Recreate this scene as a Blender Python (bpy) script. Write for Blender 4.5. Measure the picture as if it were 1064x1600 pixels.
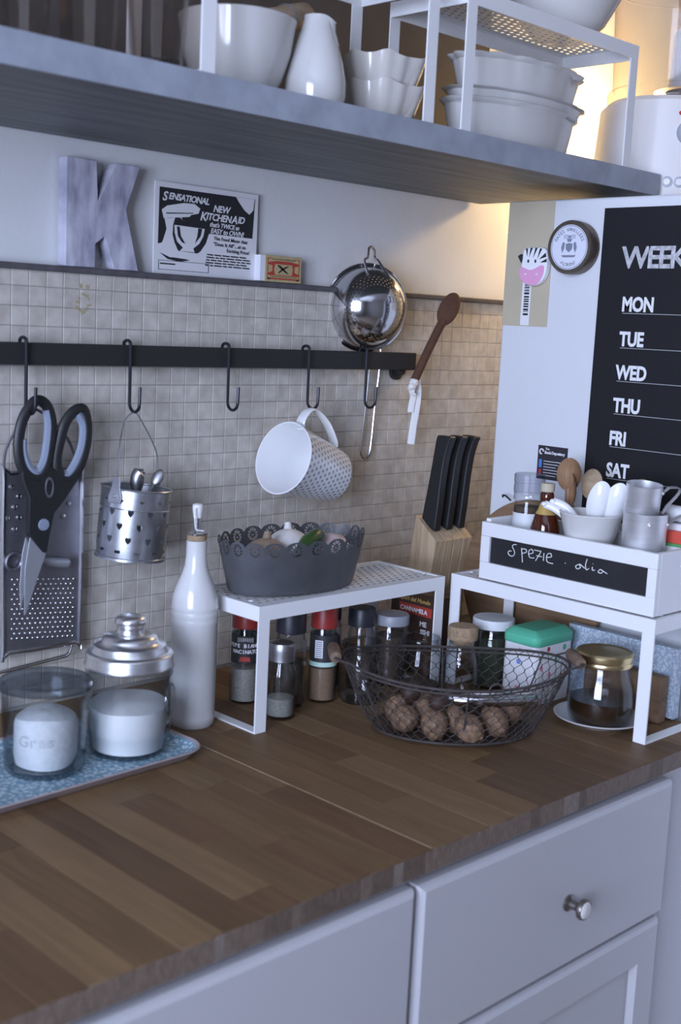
import bpy, bmesh, math, random
from mathutils import Matrix, Vector
for o in list(bpy.data.objects): bpy.data.objects.remove(o)
SC = bpy.context.scene; COL = SC.collection
PI = math.pi
# ---------------------------------------------------------------- camera
cam = bpy.data.cameras.new('camera'); camo = bpy.data.objects.new('camera', cam); COL.objects.link(camo)
camo.matrix_world = Matrix([[0.71447, 0.0724, -0.69591, -1.30906], [-0.69803, 0.14187, -0.70188, -1.33544], [0.04791, 0.98723, 0.1519, 0.50091], [0.0, 0.0, 0.0, 1.0]])
cam.sensor_fit = 'VERTICAL'; cam.sensor_height = 24; cam.lens = 28.593
cam.clip_start = .01
cam.dof.use_dof = True; cam.dof.focus_distance = 1.76; cam.dof.aperture_fstop = 3.4
SC.camera = camo
# ---------------------------------------------------------------- world, lights, exposure
w = bpy.data.worlds.new('world'); SC.world = w; w.use_nodes = True
w.node_tree.nodes['Background'].inputs[0].default_value = (.55, .62, .95, 1)
w.node_tree.nodes['Background'].inputs[1].default_value = 1.0
SC.view_settings.view_transform = 'Standard'; SC.view_settings.look = 'None'
SC.view_settings.exposure = 0.0; SC.cycles.transparent_max_bounces = 48; SC.view_settings.gamma = 1; SC.view_settings.use_curve_mapping = False
def area(name, loc, target, sx, sy, power, color):
    l = bpy.data.lights.new(name, 'AREA'); l.shape = 'RECTANGLE'; l.size = sx; l.size_y = sy; l.energy = power; l.color = color
    o = bpy.data.objects.new(name, l); COL.objects.link(o); o.location = loc
    o.rotation_euler = (Vector(target) - Vector(loc)).to_track_quat('-Z', 'Y').to_euler(); return o
area('window_daylight', (-2.72, -1.50, .62), (-1.7, -1.50, .62), 1.45, 1.25, 150, (.63, .72, 1.0))
area('ceiling_fill', (-1.3, -2.0, 1.48), (-1.1, -1.8, 0), 1.6, 1.6, 5, (.62, .73, 1.0))  # fill lamp added below the ceiling, not a source the room has
pl = bpy.data.lights.new('warm_bulb', 'POINT'); pl.energy = 6.5; pl.color = (1, .66, .28); pl.shadow_soft_size = .03
plo = bpy.data.objects.new('warm_bulb', pl); COL.objects.link(plo); plo.location = (.59, -.125, .84)
# ---------------------------------------------------------------- materials
MATS = {}
def nt(name):
    m = bpy.data.materials.new(name); m.use_nodes = True; MATS[name] = m
    return m, m.node_tree.nodes, m.node_tree.links, m.node_tree.nodes['Principled BSDF']
def pm(name, col, rough=.5, metal=0, var=0, vscale=30, bump=0, bscale=200, coat=0, stretch=None, col2=None, spec=.5):
    m, N, L, B = nt(name)
    B.inputs['Roughness'].default_value = rough; B.inputs['Metallic'].default_value = metal
    B.inputs['Coat Weight'].default_value = coat; B.inputs['Specular IOR Level'].default_value = spec
    B.inputs['Base Color'].default_value = (*col, 1)
    tc = N.new('ShaderNodeTexCoord'); mp = N.new('ShaderNodeMapping'); L.new(tc.outputs['Object'], mp.inputs[0])
    if stretch: mp.inputs['Scale'].default_value = stretch
    if var:
        n = N.new('ShaderNodeTexNoise'); n.inputs['Scale'].default_value = vscale; n.inputs['Detail'].default_value = 6; L.new(mp.outputs[0], n.inputs[0])
        r = N.new('ShaderNodeValToRGB'); L.new(n.outputs[0], r.inputs[0])
        c2 = col2 or tuple(c * (1 - var) for c in col)
        r.color_ramp.elements[0].position = .32; r.color_ramp.elements[1].position = .68
        r.color_ramp.elements[0].color = (*c2, 1); r.color_ramp.elements[1].color = (*col, 1)
        L.new(r.outputs[0], B.inputs['Base Color'])
    if bump:
        n = N.new('ShaderNodeTexNoise'); n.inputs['Scale'].default_value = bscale; L.new(mp.outputs[0], n.inputs[0])
        b = N.new('ShaderNodeBump'); b.inputs['Strength'].default_value = bump; b.inputs['Distance'].default_value = .002
        L.new(n.outputs[0], b.inputs['Height']); L.new(b.outputs[0], B.inputs['Normal'])
    return m
def glass(name, tint=(.985, .99, .99), edge=(.64, .68, .72), gloss=.9, rough=.03):
    m, N, L, B = nt(name); N.remove(B); out = N['Material Output']
    t = N.new('ShaderNodeBsdfTransparent'); g = N.new('ShaderNodeBsdfGlossy'); g.inputs['Roughness'].default_value = rough
    g.inputs['Color'].default_value = (gloss, gloss, gloss, 1)
    lw = N.new('ShaderNodeLayerWeight'); lw.inputs[0].default_value = .35
    mc = N.new('ShaderNodeMix'); mc.data_type = 'RGBA'; mc.inputs[6].default_value = (*tint, 1); mc.inputs[7].default_value = (*edge, 1)
    L.new(lw.outputs['Facing'], mc.inputs[0]); L.new(mc.outputs[2], t.inputs[0])
    fw = N.new('ShaderNodeLayerWeight'); fw.inputs[0].default_value = .5; ff = math_n(N, L, 'ADD', math_n(N, L, 'MULTIPLY', math_n(N, L, 'POWER', fw.outputs['Facing'], 4), .55), .045)
    mx = N.new('ShaderNodeMixShader'); L.new(ff, mx.inputs[0]); L.new(t.outputs[0], mx.inputs[1]); L.new(g.outputs[0], mx.inputs[2])
    L.new(mx.outputs[0], out.inputs[0]); return m
def math_n(N, L, op, a, b=None):
    n = N.new('ShaderNodeMath'); n.operation = op
    for i, x in enumerate((a, b)):
        if x is None: continue
        if isinstance(x, (int, float)): n.inputs[i].default_value = x
        else: L.new(x, n.inputs[i])
    return n.outputs[0]
def holes(m, kind, nx, ny, size, vmin=0, vmax=1, stagger=False, color=None):
    """dots or hearts in UV cells: true cut-outs (transparent) or, with color, printed dots"""
    N = m.node_tree.nodes; L = m.node_tree.links; B = N['Principled BSDF']; out = N['Material Output']
    uv = N.new('ShaderNodeTexCoord'); sp = N.new('ShaderNodeSeparateXYZ'); L.new(uv.outputs['UV'], sp.inputs[0])
    v = math_n(N, L, 'MULTIPLY', sp.outputs[1], ny); u = math_n(N, L, 'MULTIPLY', sp.outputs[0], nx)
    if stagger:
        odd = math_n(N, L, 'MULTIPLY', math_n(N, L, 'MODULO', math_n(N, L, 'FLOOR', v), 2), .5); u = math_n(N, L, 'ADD', u, odd)
    x = math_n(N, L, 'SUBTRACT', math_n(N, L, 'FRACT', u), .5); y = math_n(N, L, 'SUBTRACT', math_n(N, L, 'FRACT', v), .5)
    if kind == 'heart':
        x = math_n(N, L, 'DIVIDE', x, size); y = math_n(N, L, 'ADD', math_n(N, L, 'DIVIDE', y, size * nx / ny * holes.aspect), .15)
        y = math_n(N, L, 'SUBTRACT', y, math_n(N, L, 'MULTIPLY', math_n(N, L, 'POWER', math_n(N, L, 'ABSOLUTE', x), .6), .75))
        d = math_n(N, L, 'ADD', math_n(N, L, 'MULTIPLY', x, x), math_n(N, L, 'MULTIPLY', y, y)); hit = math_n(N, L, 'LESS_THAN', d, 1)
    else:
        d = math_n(N, L, 'ADD', math_n(N, L, 'MULTIPLY', x, x), math_n(N, L, 'MULTIPLY', y, y)); hit = math_n(N, L, 'LESS_THAN', d, size * size)
    hit = math_n(N, L, 'MULTIPLY', hit, math_n(N, L, 'GREATER_THAN', sp.outputs[1], vmin)); hit = math_n(N, L, 'MULTIPLY', hit, math_n(N, L, 'LESS_THAN', sp.outputs[1], vmax))
    if color:
        mc = N.new('ShaderNodeMix'); mc.data_type = 'RGBA'; mc.inputs[6].default_value = B.inputs['Base Color'].default_value; mc.inputs[7].default_value = (*color, 1)
        L.new(hit, mc.inputs[0]); L.new(mc.outputs[2], B.inputs['Base Color'])
    else:
        t = N.new('ShaderNodeBsdfTransparent'); mx = N.new('ShaderNodeMixShader')
        L.new(hit, mx.inputs[0]); L.new(B.outputs[0], mx.inputs[1]); L.new(t.outputs[0], mx.inputs[2]); L.new(mx.outputs[0], out.inputs[0])
    return m
holes.aspect = 1
def wood(name, dark, light, axis='Y', rough=.55, fine=1.0, rand=.25):
    m, N, L, B = nt(name); B.inputs['Roughness'].default_value = rough; B.inputs['Specular IOR Level'].default_value = .25
    tc = N.new('ShaderNodeTexCoord'); oi = N.new('ShaderNodeObjectInfo')
    ad = N.new('ShaderNodeVectorMath'); ad.operation = 'ADD'; sc = N.new('ShaderNodeVectorMath'); sc.operation = 'SCALE'
    cb = N.new('ShaderNodeCombineXYZ'); [L.new(oi.outputs['Random'], cb.inputs[i]) for i in range(3)]
    L.new(cb.outputs[0], sc.inputs[0]); sc.inputs['Scale'].default_value = 13.7
    L.new(tc.outputs['Object'], ad.inputs[0]); L.new(sc.outputs[0], ad.inputs[1])
    mp = N.new('ShaderNodeMapping'); L.new(ad.outputs[0], mp.inputs[0])
    s = {'X': (5, 60, 60), 'Y': (60, 5, 60), 'Z': (60, 60, 5)}[axis]; mp.inputs['Scale'].default_value = tuple(a * fine for a in s)
    n = N.new('ShaderNodeTexNoise'); n.inputs['Scale'].default_value = 1; n.inputs['Detail'].default_value = 8; n.inputs['Distortion'].default_value = 1.2; L.new(mp.outputs[0], n.inputs[0])
    r = N.new('ShaderNodeValToRGB'); L.new(n.outputs[0], r.inputs[0]); r.color_ramp.elements[0].position = .3; r.color_ramp.elements[1].position = .72
    r.color_ramp.elements[0].color = (*dark, 1); r.color_ramp.elements[1].color = (*light, 1)
    hv = N.new('ShaderNodeHueSaturation'); L.new(r.outputs[0], hv.inputs['Color'])
    L.new(math_n(N, L, 'ADD', math_n(N, L, 'MULTIPLY', oi.outputs['Random'], rand * 2), 1 - rand), hv.inputs['Value'])
    L.new(hv.outputs[0], B.inputs['Base Color'])
    b = N.new('ShaderNodeBump'); b.inputs['Strength'].default_value = .12; b.inputs['Distance'].default_value = .001; L.new(n.outputs[0], b.inputs['Height']); L.new(b.outputs[0], B.inputs['Normal'])
    return m
# ---------------------------------------------------------------- mesh builder
class MB:
    def __init__(s): s.v = []; s.f = []; s.uv = {}
    def add(s, vs, fs, M=None, uvs=None):
        b = len(s.v); s.v += [(M @ Vector(p)) if M else Vector(p) for p in vs]
        for i, f in enumerate(fs):
            if uvs: s.uv[len(s.f)] = uvs[i]
            s.f.append([b + k for k in f])
        return s
    def box(s, a, b, M=None):
        (x0, y0, z0), (x1, y1, z1) = a, b
        x0, x1 = min(x0, x1), max(x0, x1); y0, y1 = min(y0, y1), max(y0, y1); z0, z1 = min(z0, z1), max(z0, z1)
        vs = [(x0,y0,z0),(x1,y0,z0),(x1,y1,z0),(x0,y1,z0),(x0,y0,z1),(x1,y0,z1),(x1,y1,z1),(x0,y1,z1)]
        return s.add(vs, [(0,3,2,1),(4,5,6,7),(0,1,5,4),(1,2,6,5),(2,3,7,6),(3,0,4,7)], M, [[(0,0),(0,1),(1,1),(1,0)],[(0,0),(1,0),(1,1),(0,1)]] + [[(0,0),(1,0),(1,1),(0,1)]] * 4)
    def ext(s, pts, vec):
        n = len(pts); v = Vector(vec); pts = [Vector(p) for p in pts]
        return s.add(pts + [p + v for p in pts], [list(range(n))[::-1], list(range(n, 2 * n))] + [(i, (i + 1) % n, n + (i + 1) % n, n + i) for i in range(n)])
    def lathe(s, prof, c=(0, 0, 0), M=None, seg=40, sx=1, sy=1, mod=None, cap=False):
        vs = []; fs = []; uvs = []; n = len(prof); cx, cy, cz = c
        al = [0]
        for (r0, h0), (r1, h1) in zip(prof, prof[1:]): al.append(al[-1] + math.hypot(r1 - r0, h1 - h0))
        al = [a / (al[-1] or 1) for a in al]
        for i, (r, z) in enumerate(prof):
            for k in range(seg):
                a = 2 * PI * k / seg; rr, zz = (r, z)
                if mod: rr, zz = mod(a, i, r, z)
                vs.append((cx + sx * rr * math.cos(a), cy + sy * rr * math.sin(a), cz + zz))
        for i in range(n - 1):
            for k in range(seg):
                k2 = (k + 1) % seg
                fs.append((i * seg + k, i * seg + k2, (i + 1) * seg + k2, (i + 1) * seg + k))
                u0, u1, v0, v1 = k / seg, (k + 1) / seg, al[i], al[i + 1]; uvs.append([(u0, v0), (u1, v0), (u1, v1), (u0, v1)])
        if cap:
            fs.append(list(range(seg))[::-1]); uvs.append([(0, 0)] * seg); fs.append([(n - 1) * seg + k for k in range(seg)]); uvs.append([(0, 0)] * seg)
        return s.add(vs, fs, M, uvs)
    def tube(s, path, r, seg=8, closed=False, flat=None):
        P = [Vector(p) for p in path]; n = len(P); vs = []; fs = []; up = None
        for i, p in enumerate(P):
            t = (P[(i + 1) % n] - P[i - 1]) if closed else (P[min(i + 1, n - 1)] - P[max(i - 1, 0)])
            t = t.normalized() if t.length > 1e-9 else Vector((0, 0, 1))
            if up is None: up = t.orthogonal().normalized() if not flat else Vector(flat)
            a = (up - t * up.dot(t)); a = a.normalized() if a.length > 1e-6 else t.orthogonal().normalized()
            if not flat: up = a
            b = t.cross(a); rr = r[i] if isinstance(r, (list, tuple)) and not flat else r
            ra, rb = (rr if not flat else r[0]), (rr if not flat else r[1])
            for k in range(seg):
                q = 2 * PI * k / seg; vs.append(p + a * (ra * math.cos(q)) + b * (rb * math.sin(q)))
        m = n if closed else n - 1
        for i in range(m):
            for k in range(seg):
                j = (i + 1) % n; k2 = (k + 1) % seg; fs.append((i * seg + k, i * seg + k2, j * seg + k2, j * seg + k))
        if not closed: fs += [list(range(seg))[::-1], [(n - 1) * seg + k for k in range(seg)]]
        return s.add(vs, fs)
    def ball(s, c, r, seg=16, ring=10, fn=None, M=None):
        r = r if isinstance(r, tuple) else (r, r, r); vs = []; fs = []
        vs.append((0, 0, -1))
        for i in range(1, ring):
            p = PI * i / ring - PI / 2
            for k in range(seg): a = 2 * PI * k / seg; vs.append((math.cos(p) * math.cos(a), math.cos(p) * math.sin(a), math.sin(p)))
        vs.append((0, 0, 1)); last = len(vs) - 1
        for k in range(seg): fs.append((0, 1 + (k + 1) % seg, 1 + k))
        for i in range(ring - 2):
            for k in range(seg): a = 1 + i * seg; fs.append((a + k, a + (k + 1) % seg, a + seg + (k + 1) % seg, a + seg + k))
        a = 1 + (ring - 2) * seg
        for k in range(seg): fs.append((a + k, a + (k + 1) % seg, last))
        out = []
        for q in vs:
            k = fn(Vector(q)) if fn else 1
            v = Vector((q[0] * r[0] * k, q[1] * r[1] * k, q[2] * r[2] * k)); out.append((M @ v if M else v) + Vector(c))
        return s.add(out, fs)
W = {}
def bb(mb): return [min(p[i] for p in mb.v) for i in range(3)], [max(p[i] for p in mb.v) for i in range(3)]
def obj(name, mb, mat, parent=None, sharp=35, bevel=0, label=None, kind=None, seg=2, loc=None):
    if parent is not None: L0 = Vector(W[parent.name])
    elif loc is not None: L0 = Vector(loc)
    else: lo, hi = bb(mb); L0 = Vector(((lo[0] + hi[0]) / 2, (lo[1] + hi[1]) / 2, lo[2]))
    me = bpy.data.meshes.new(name); me.from_pydata([p - L0 for p in mb.v], [], mb.f)
    if mb.uv:
        u = me.uv_layers.new(name='UVMap')
        for p in me.polygons:
            q = mb.uv.get(p.index)
            if q:
                for li, c in zip(p.loop_indices, q): u.data[li].uv = c
    bm = bmesh.new(); bm.from_mesh(me); bmesh.ops.recalc_face_normals(bm, faces=bm.faces[:]); bm.to_mesh(me); bm.free()
    for p in me.polygons: p.use_smooth = True
    me.set_sharp_from_angle(angle=math.radians(sharp))
    for m in (mat if isinstance(mat, (list, tuple)) else [mat]): me.materials.append(MATS[m] if isinstance(m, str) else m)
    o = bpy.data.objects.new(name, me); COL.objects.link(o)
    if parent is not None: o.parent = parent
    else: o.location = L0
    W[o.name] = tuple(L0)
    if bevel:
        b = o.modifiers.new('bevel', 'BEVEL'); b.width = bevel; b.segments = seg; b.limit_method = 'ANGLE'; b.angle_limit = math.radians(50); b.harden_normals = False
    if label: o['label'] = label
    if kind: o['kind'] = kind
    return o
def tag(o, label, cat, group=None):
    o['label'] = label; o['category'] = cat
    if group: o['group'] = group
    return o
def thing(name, label, cat, loc, group=None):
    o = bpy.data.objects.new(name, None); COL.objects.link(o); o.location = loc; o.empty_display_size = .02; W[o.name] = tuple(loc)
    return tag(o, label, cat, group)
def dup(root, loc, rot=None, label=None, scale=None):
    def cp(o, par):
        c = o.copy(); COL.objects.link(c); c.parent = par; W[c.name] = W.get(o.name, (0, 0, 0))
        for ch in list(o.children): cp(ch, c)
        return c
    r = cp(root, None); r.location = loc; W[r.name] = tuple(loc)
    if rot is not None: r.rotation_euler = rot
    if scale is not None: r.scale = scale
    if label: r['label'] = label
    return r
def text_mb(s, size, M, bold=0, ext=.0002, align='LEFT', shear=0, space=1, mb=None):
    cu = bpy.data.curves.new('lettering', 'FONT'); cu.body = s; cu.size = size; cu.offset = bold; cu.extrude = ext; cu.align_x = align; cu.shear = shear; cu.space_character = space; cu.resolution_u = 3
    o = bpy.data.objects.new('lettering', cu); COL.objects.link(o)
    dg = bpy.context.evaluated_depsgraph_get(); me = bpy.data.meshes.new_from_object(o.evaluated_get(dg))
    mb = mb or MB(); mb.add([v.co.copy() for v in me.vertices], [list(p.vertices) for p in me.polygons], M)
    bpy.data.objects.remove(o); bpy.data.meshes.remove(me); bpy.data.curves.remove(cu); return mb
def frame(origin, right, up):
    r = Vector(right).normalized(); u = Vector(up); u = (u - r * u.dot(r)).normalized(); n = r.cross(u)
    return Matrix(((r.x, u.x, n.x, origin[0]), (r.y, u.y, n.y, origin[1]), (r.z, u.z, n.z, origin[2]), (0, 0, 0, 1)))
def onwall(x, y, z, lean=0): return frame((x, y, z), (1, 0, 0), (0, 0, 1))
def onside(x, y, z): return frame((x, y, z), (0, -1, 0), (0, 0, 1))
def axisM(base, axis, roll=(0, 0, 1)):
    a = Vector(axis).normalized(); r = Vector(roll).cross(a); r = r.normalized() if r.length > 1e-5 else a.orthogonal().normalized(); u = a.cross(r)
    return Matrix(((r.x, u.x, a.x, base[0]), (r.y, u.y, a.y, base[1]), (r.z, u.z, a.z, base[2]), (0, 0, 0, 1)))
def arc(c, u, v, r, a0, a1, n=10, r2=None):
    c = Vector(c); u = Vector(u); v = Vector(v); r2 = r2 or r
    return [c + u * (r * math.cos(a0 + (a1 - a0) * i / n)) + v * (r2 * math.sin(a0 + (a1 - a0) * i / n)) for i in range(n + 1)]
def smooth(pts, n=4, closed=False):
    P = [Vector(p) for p in pts]; out = []; m = len(P)
    for i in range(m if closed else m - 1):
        if closed: a, b, c, d = P[i - 1], P[i], P[(i + 1) % m], P[(i + 2) % m]
        else: a, b, c, d = P[max(i - 1, 0)], P[i], P[i + 1], P[min(i + 2, m - 1)]
        for k in range(n):
            t = k / n; out.append(.5 * ((2 * b) + (c - a) * t + (2 * a - 5 * b + 4 * c - d) * t * t + (3 * b - a - 3 * c + d) * t ** 3))
    if not closed: out.append(P[-1])
    return out
# ---------------------------------------------------------------- the materials in use
pm('wall_paint', (.80, .80, .79), .8, var=.06, vscale=9, bump=.15, bscale=90)
pm('ceiling_paint', (.55, .54, .53), .9); pm('room_paint', (.30, .28, .27), .9); pm('floor_lino', (.25, .2, .16), .6, var=.2)
pm('grout', (.40, .37, .33), .9, var=.2, vscale=60)
def tile_mat():
    m, N, L, B = nt('tile_glaze'); B.inputs['Roughness'].default_value = .55; B.inputs['Specular IOR Level'].default_value = .3
    tc = N.new('ShaderNodeTexCoord'); oi = N.new('ShaderNodeObjectInfo'); ge = N.new('ShaderNodeNewGeometry')
    n = N.new('ShaderNodeTexNoise'); n.inputs['Scale'].default_value = 55; n.inputs['Detail'].default_value = 5; L.new(ge.outputs['Position'], n.inputs[0])
    r = N.new('ShaderNodeValToRGB'); L.new(n.outputs[0], r.inputs[0]); r.color_ramp.elements[0].position = .3; r.color_ramp.elements[1].position = .7
    r.color_ramp.elements[0].color = (.49, .44, .38, 1); r.color_ramp.elements[1].color = (.65, .61, .54, 1)
    hv = N.new('ShaderNodeHueSaturation'); L.new(r.outputs[0], hv.inputs['Color'])
    n2 = N.new('ShaderNodeTexWhiteNoise'); sc = N.new('ShaderNodeVectorMath'); sc.operation = 'SNAP'; sc.inputs[1].default_value = (.0238, 1, .0238)
    of = N.new('ShaderNodeVectorMath'); of.operation = 'ADD'; of.inputs[1].default_value = (TX0, 0, TZ0); L.new(ge.outputs['Position'], of.inputs[0]); L.new(of.outputs[0], sc.inputs[0]); L.new(sc.outputs[0], n2.inputs[0])
    L.new(math_n(N, L, 'ADD', math_n(N, L, 'MULTIPLY', n2.outputs[0], .14), .93), hv.inputs['Value']); L.new(hv.outputs[0], B.inputs['Base Color']); return m
TP = .0238; TX0 = .5589; TZ0 = -.5285 + .0238 * 40
tile_mat()
pm('trim_grey', (.12, .11, .12), .6, var=.3, vscale=60)
pm('black_metal', (.022, .022, .022), .55, bump=.05); pm('hook_metal', (.05, .05, .06), .35, metal=.8)
pm('black_plastic', (.017, .017, .018), .45); pm('blue_grey_rubber', (.25, .29, .37), .6); pm('steel', (.62, .62, .64), .22, metal=1)
pm('brushed_steel', (.5, .5, .52), .38, metal=1, var=.15, vscale=30, stretch=(1, 1, 30)); pm('dull_steel', (.32, .31, .34), .42, metal=.85, var=.2, vscale=40)
pm('mirror_steel', (.72, .72, .74), .09, metal=1, var=.1, vscale=14); pm('aluminium', (.86, .86, .88), .3, metal=1, var=.12, vscale=20, stretch=(1, 1, 12))
pm('soft_aluminium', (.88, .88, .90), .42, metal=.8, var=.1, vscale=20, stretch=(1, 1, 12)); pm('zinc', (.62, .64, .68), .33, metal=.95, var=.25, vscale=45, bump=.05); pm('blade_grey', (.40, .41, .44), .42, metal=.5)
holes.aspect = .69
holes(pm('zinc_hearts', (.62, .64, .68), .33, metal=.95, var=.25, vscale=45), 'heart', 11, 5.2, .15, .1, .86, True)
holes(pm('steel_colander', (.66, .66, .68), .13, metal=1, var=.12, vscale=14), 'dot', 40, 20, .2, .38, .60, True)
pm('white_enamel', (.82, .82, .82), .35, bump=.03); holes(pm('white_perforated', (.82, .82, .82), .4), 'dot', 26, 11, .22, .07, .93, True)
pm('white_paint', (.80, .80, .80), .4, bump=.05, bscale=120); pm('cabinet_paint', (.50, .49, .505), .42, bump=.05, bscale=160); pm('fridge_white', (.70, .71, .73), .45, bump=.06, bscale=300)
pm('porcelain', (.62, .605, .58), .14, coat=.4); pm('white_ceramic', (.86, .86, .86), .16, coat=.5); pm('white_plastic', (.8, .8, .8), .35); pm('cream_ceramic', (.58, .55, .50), .18, coat=.3)
holes(pm('mug_dots', (.80, .80, .81), .2, coat=.4), 'dot', 34, 14, .26, .03, .99, True, color=(.25, .35, .46))
def tin_dots():
    m, N, L, B = nt('tin_dots'); B.inputs['Roughness'].default_value = .3; tc = N.new('ShaderNodeTexCoord')
    v = N.new('ShaderNodeTexVoronoi'); v.inputs['Scale'].default_value = 58; v.inputs['Randomness'].default_value = .55; L.new(tc.outputs['Object'], v.inputs[0])
    v.distance = 'EUCLIDEAN'; hit = math_n(N, L, 'LESS_THAN', v.outputs['Distance'], .24)
    sp = N.new('ShaderNodeSeparateColor'); L.new(v.outputs['Color'], sp.inputs[0])
    r = N.new('ShaderNodeValToRGB'); r.color_ramp.interpolation = 'CONSTANT'; L.new(sp.outputs[0], r.inputs[0]); e = r.color_ramp.elements
    e[0].position = 0; e[0].color = (.55, .03, .04, 1); e[1].position = .25; e[1].color = (.08, .5, .27, 1)
    for p, c in ((.5, (.8, .3, .42, 1)), (.75, (.2, .3, .65, 1))): q = e.new(p); q.color = c
    mc = N.new('ShaderNodeMix'); mc.data_type = 'RGBA'; mc.inputs[6].default_value = (.84, .83, .84, 1); L.new(hit, mc.inputs[0]); L.new(r.outputs[0], mc.inputs[7]); L.new(mc.outputs[2], B.inputs['Base Color'])
tin_dots()
pm('mint_lid', (.12, .52, .33), .35); pm('gold_lid', (.75, .6, .32), .28, metal=1)
wood('stave_dark', (.105, .060, .030), (.15, .087, .044), rand=.1); wood('stave_mid', (.145, .085, .040), (.20, .12, .057), rand=.1); wood('stave_light', (.17, .105, .051), (.235, .143, .07), rand=.1); wood('stave_red', (.13, .071, .036), (.18, .103, .051), rand=.1)
wood('block_wood', (.42, .30, .18), (.60, .46, .30), 'Z', fine=1.6, rand=.05); wood('board_wood', (.19, .115, .065), (.30, .19, .11), 'Y', rand=.1); wood('dark_wood', (.10, .06, .035), (.2, .12, .07), 'Y', rand=.1)
wood('spoon_wood', (.25, .14, .075), (.37, .22, .12), 'Z', fine=2, rand=.2); wood('pale_wood', (.33, .24, .15), (.45, .34, .23), 'X', fine=2, rand=.1); wood('handle_wood', (.13, .085, .06), (.24, .16, .11), 'X', fine=3, rand=.1)
pm('brown_felt', (.12, .055, .03), .9, var=.25, vscale=80, bump=.2)
pm('shelf_laminate_shaded', (.17, .18, .185), .5, var=.55, vscale=5, stretch=(1.0, 12, 6), bump=.08, bscale=60)  # streaked laminate, base tone darkened to carry the shade of the underside
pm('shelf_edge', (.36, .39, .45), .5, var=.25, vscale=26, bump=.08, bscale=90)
pm('letter_paint', (.66, .65, .74), .65, var=.5, vscale=9, col2=(.26, .26, .34), stretch=(6, 1, 2), bump=.1)
pm('paper_white', (.80, .79, .80), .6); pm('ink_black', (.02, .02, .024), .6); pm('kraft', (.54, .47, .34), .75, var=.06); pm('poster_black', (.015, .015, .017), .6, spec=.22); pm('chalk_white', (.78, .78, .78), .8); pm('chalkboard', (.014, .014, .016), .65, var=.3, vscale=20)
pm('letter_grey', (.62, .62, .64), .7, var=.45, vscale=160); pm('thin_line', (.45, .45, .47), .7)
pm('box_red', (.45, .05, .03), .5); pm('box_gold', (.55, .44, .22), .5, var=.2, vscale=120); pm('box_white', (.82, .82, .86), .6); pm('pink', (.80, .38, .60), .45); pm('zebra_white', (.86, .86, .88), .4)
pm('tin_bronze', (.20, .16, .13), .4, metal=.7, var=.3, vscale=60); pm('tin_face', (.72, .74, .82), .45); pm('ink_grey', (.22, .23, .30), .6)
pm('card_dark', (.03, .028, .035), .4); pm('print_blue', (.08, .22, .55), .5); pm('print_red', (.4, .04, .06), .5)
glass('clear_glass'); glass('thick_glass', (.975, .985, .985), (.46, .50, .54)); glass('smoke_glass', (.93, .91, .89), (.58, .54, .52), 1.0, .06); glass('clear_plastic', (.995, .985, .97), (.86, .76, .70), .35, .08); glass('cap_plastic', (.80, .81, .85), (.42, .43, .48), .9, .2); glass('lid_glass', (.72, .76, .79), (.36, .40, .44), .9, .15)
pm('salt', (.88, .88, .88), .85, var=.12, vscale=120, bump=.4, bscale=400); pm('flour', (.90, .89, .87), .9, bump=.3, bscale=60); pm('end_grain', (.20, .145, .11), .6, var=.35, vscale=1, stretch=(420, 60, 130)); pm('end_grain_dark', (.155, .11, .082), .6, var=.4, vscale=1, stretch=(420, 60, 130)); pm('end_grain_pale', (.25, .20, .165), .6, var=.35, vscale=1, stretch=(420, 60, 130)); pm('honey', (.032, .016, .007), .2); pm('amber_glass', (.07, .016, .006), .08, coat=.5)
pm('cork', (.40, .28, .17), .9, var=.4, vscale=220, bump=.5, bscale=300); pm('red_cap', (.30, .028, .022), .4); pm('dark_cap', (.025, .026, .034), .4); pm('grey_cap', (.30, .31, .35), .4)
pm('white_pepper', (.44, .42, .36), .9, var=.3, vscale=300); pm('brown_spice', (.28, .18, .11), .9, var=.2, vscale=300); pm('dark_spice', (.09, .06, .04), .9, var=.4, vscale=200); pm('herbs', (.05, .06, .03), .9, var=.5, vscale=150); pm('label_dark', (.03, .03, .032), .5); pm('label_mint', (.5, .7, .6), .5); pm('label_white', (.70, .72, .73), .5)
pm('planter_zinc', (.13, .135, .145), .5, metal=.5, var=.25, vscale=25, bump=.05); holes(pm('planter_holes', (.13, .135, .145), .5, metal=.5), 'dot', 3, 3, .3)
pm('onion_skin', (.36, .26, .18), .5, var=.3, vscale=25, stretch=(6, 6, 1)); pm('garlic_white', (.78, .75, .72), .55, var=.12, vscale=30, stretch=(6, 6, 1)); pm('garlic_pink', (.58, .40, .42), .5, var=.3, vscale=25, stretch=(6, 6, 1), col2=(.62, .55, .50)); pm('pepper_green', (.045, .10, .02), .35, var=.4, vscale=40)
pm('tray_rim', (.40, .33, .33), .5); pm('walnut', (.26, .155, .09), .7, var=.6, vscale=160, bump=1.0, bscale=190); pm('chestnut', (.055, .028, .018), .6, var=.3, vscale=60); pm('wire_rust', (.085, .07, .065), .7, metal=.4, var=.4, vscale=90)
pm('box_brown', (.055, .028, .018), .45); pm('box_strip', (.42, .05, .035), .5); pm('print_gold', (.50, .34, .10), .5); pm('pack_red', (.6, .08, .05), .5); pm('pack_green', (.1, .35, .12), .5)
pm('ribbon', (.82, .80, .76), .6); pm('fp_white', (.80, .78, .76), .4); pm('fp_grey', (.42, .44, .50), .45); pm('red_dot', (.6, .02, .03), .4); pm('knob_metal', (.22, .2, .18), .35, metal=.9); pm('stain', (.44, .37, .22), .8)
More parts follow.
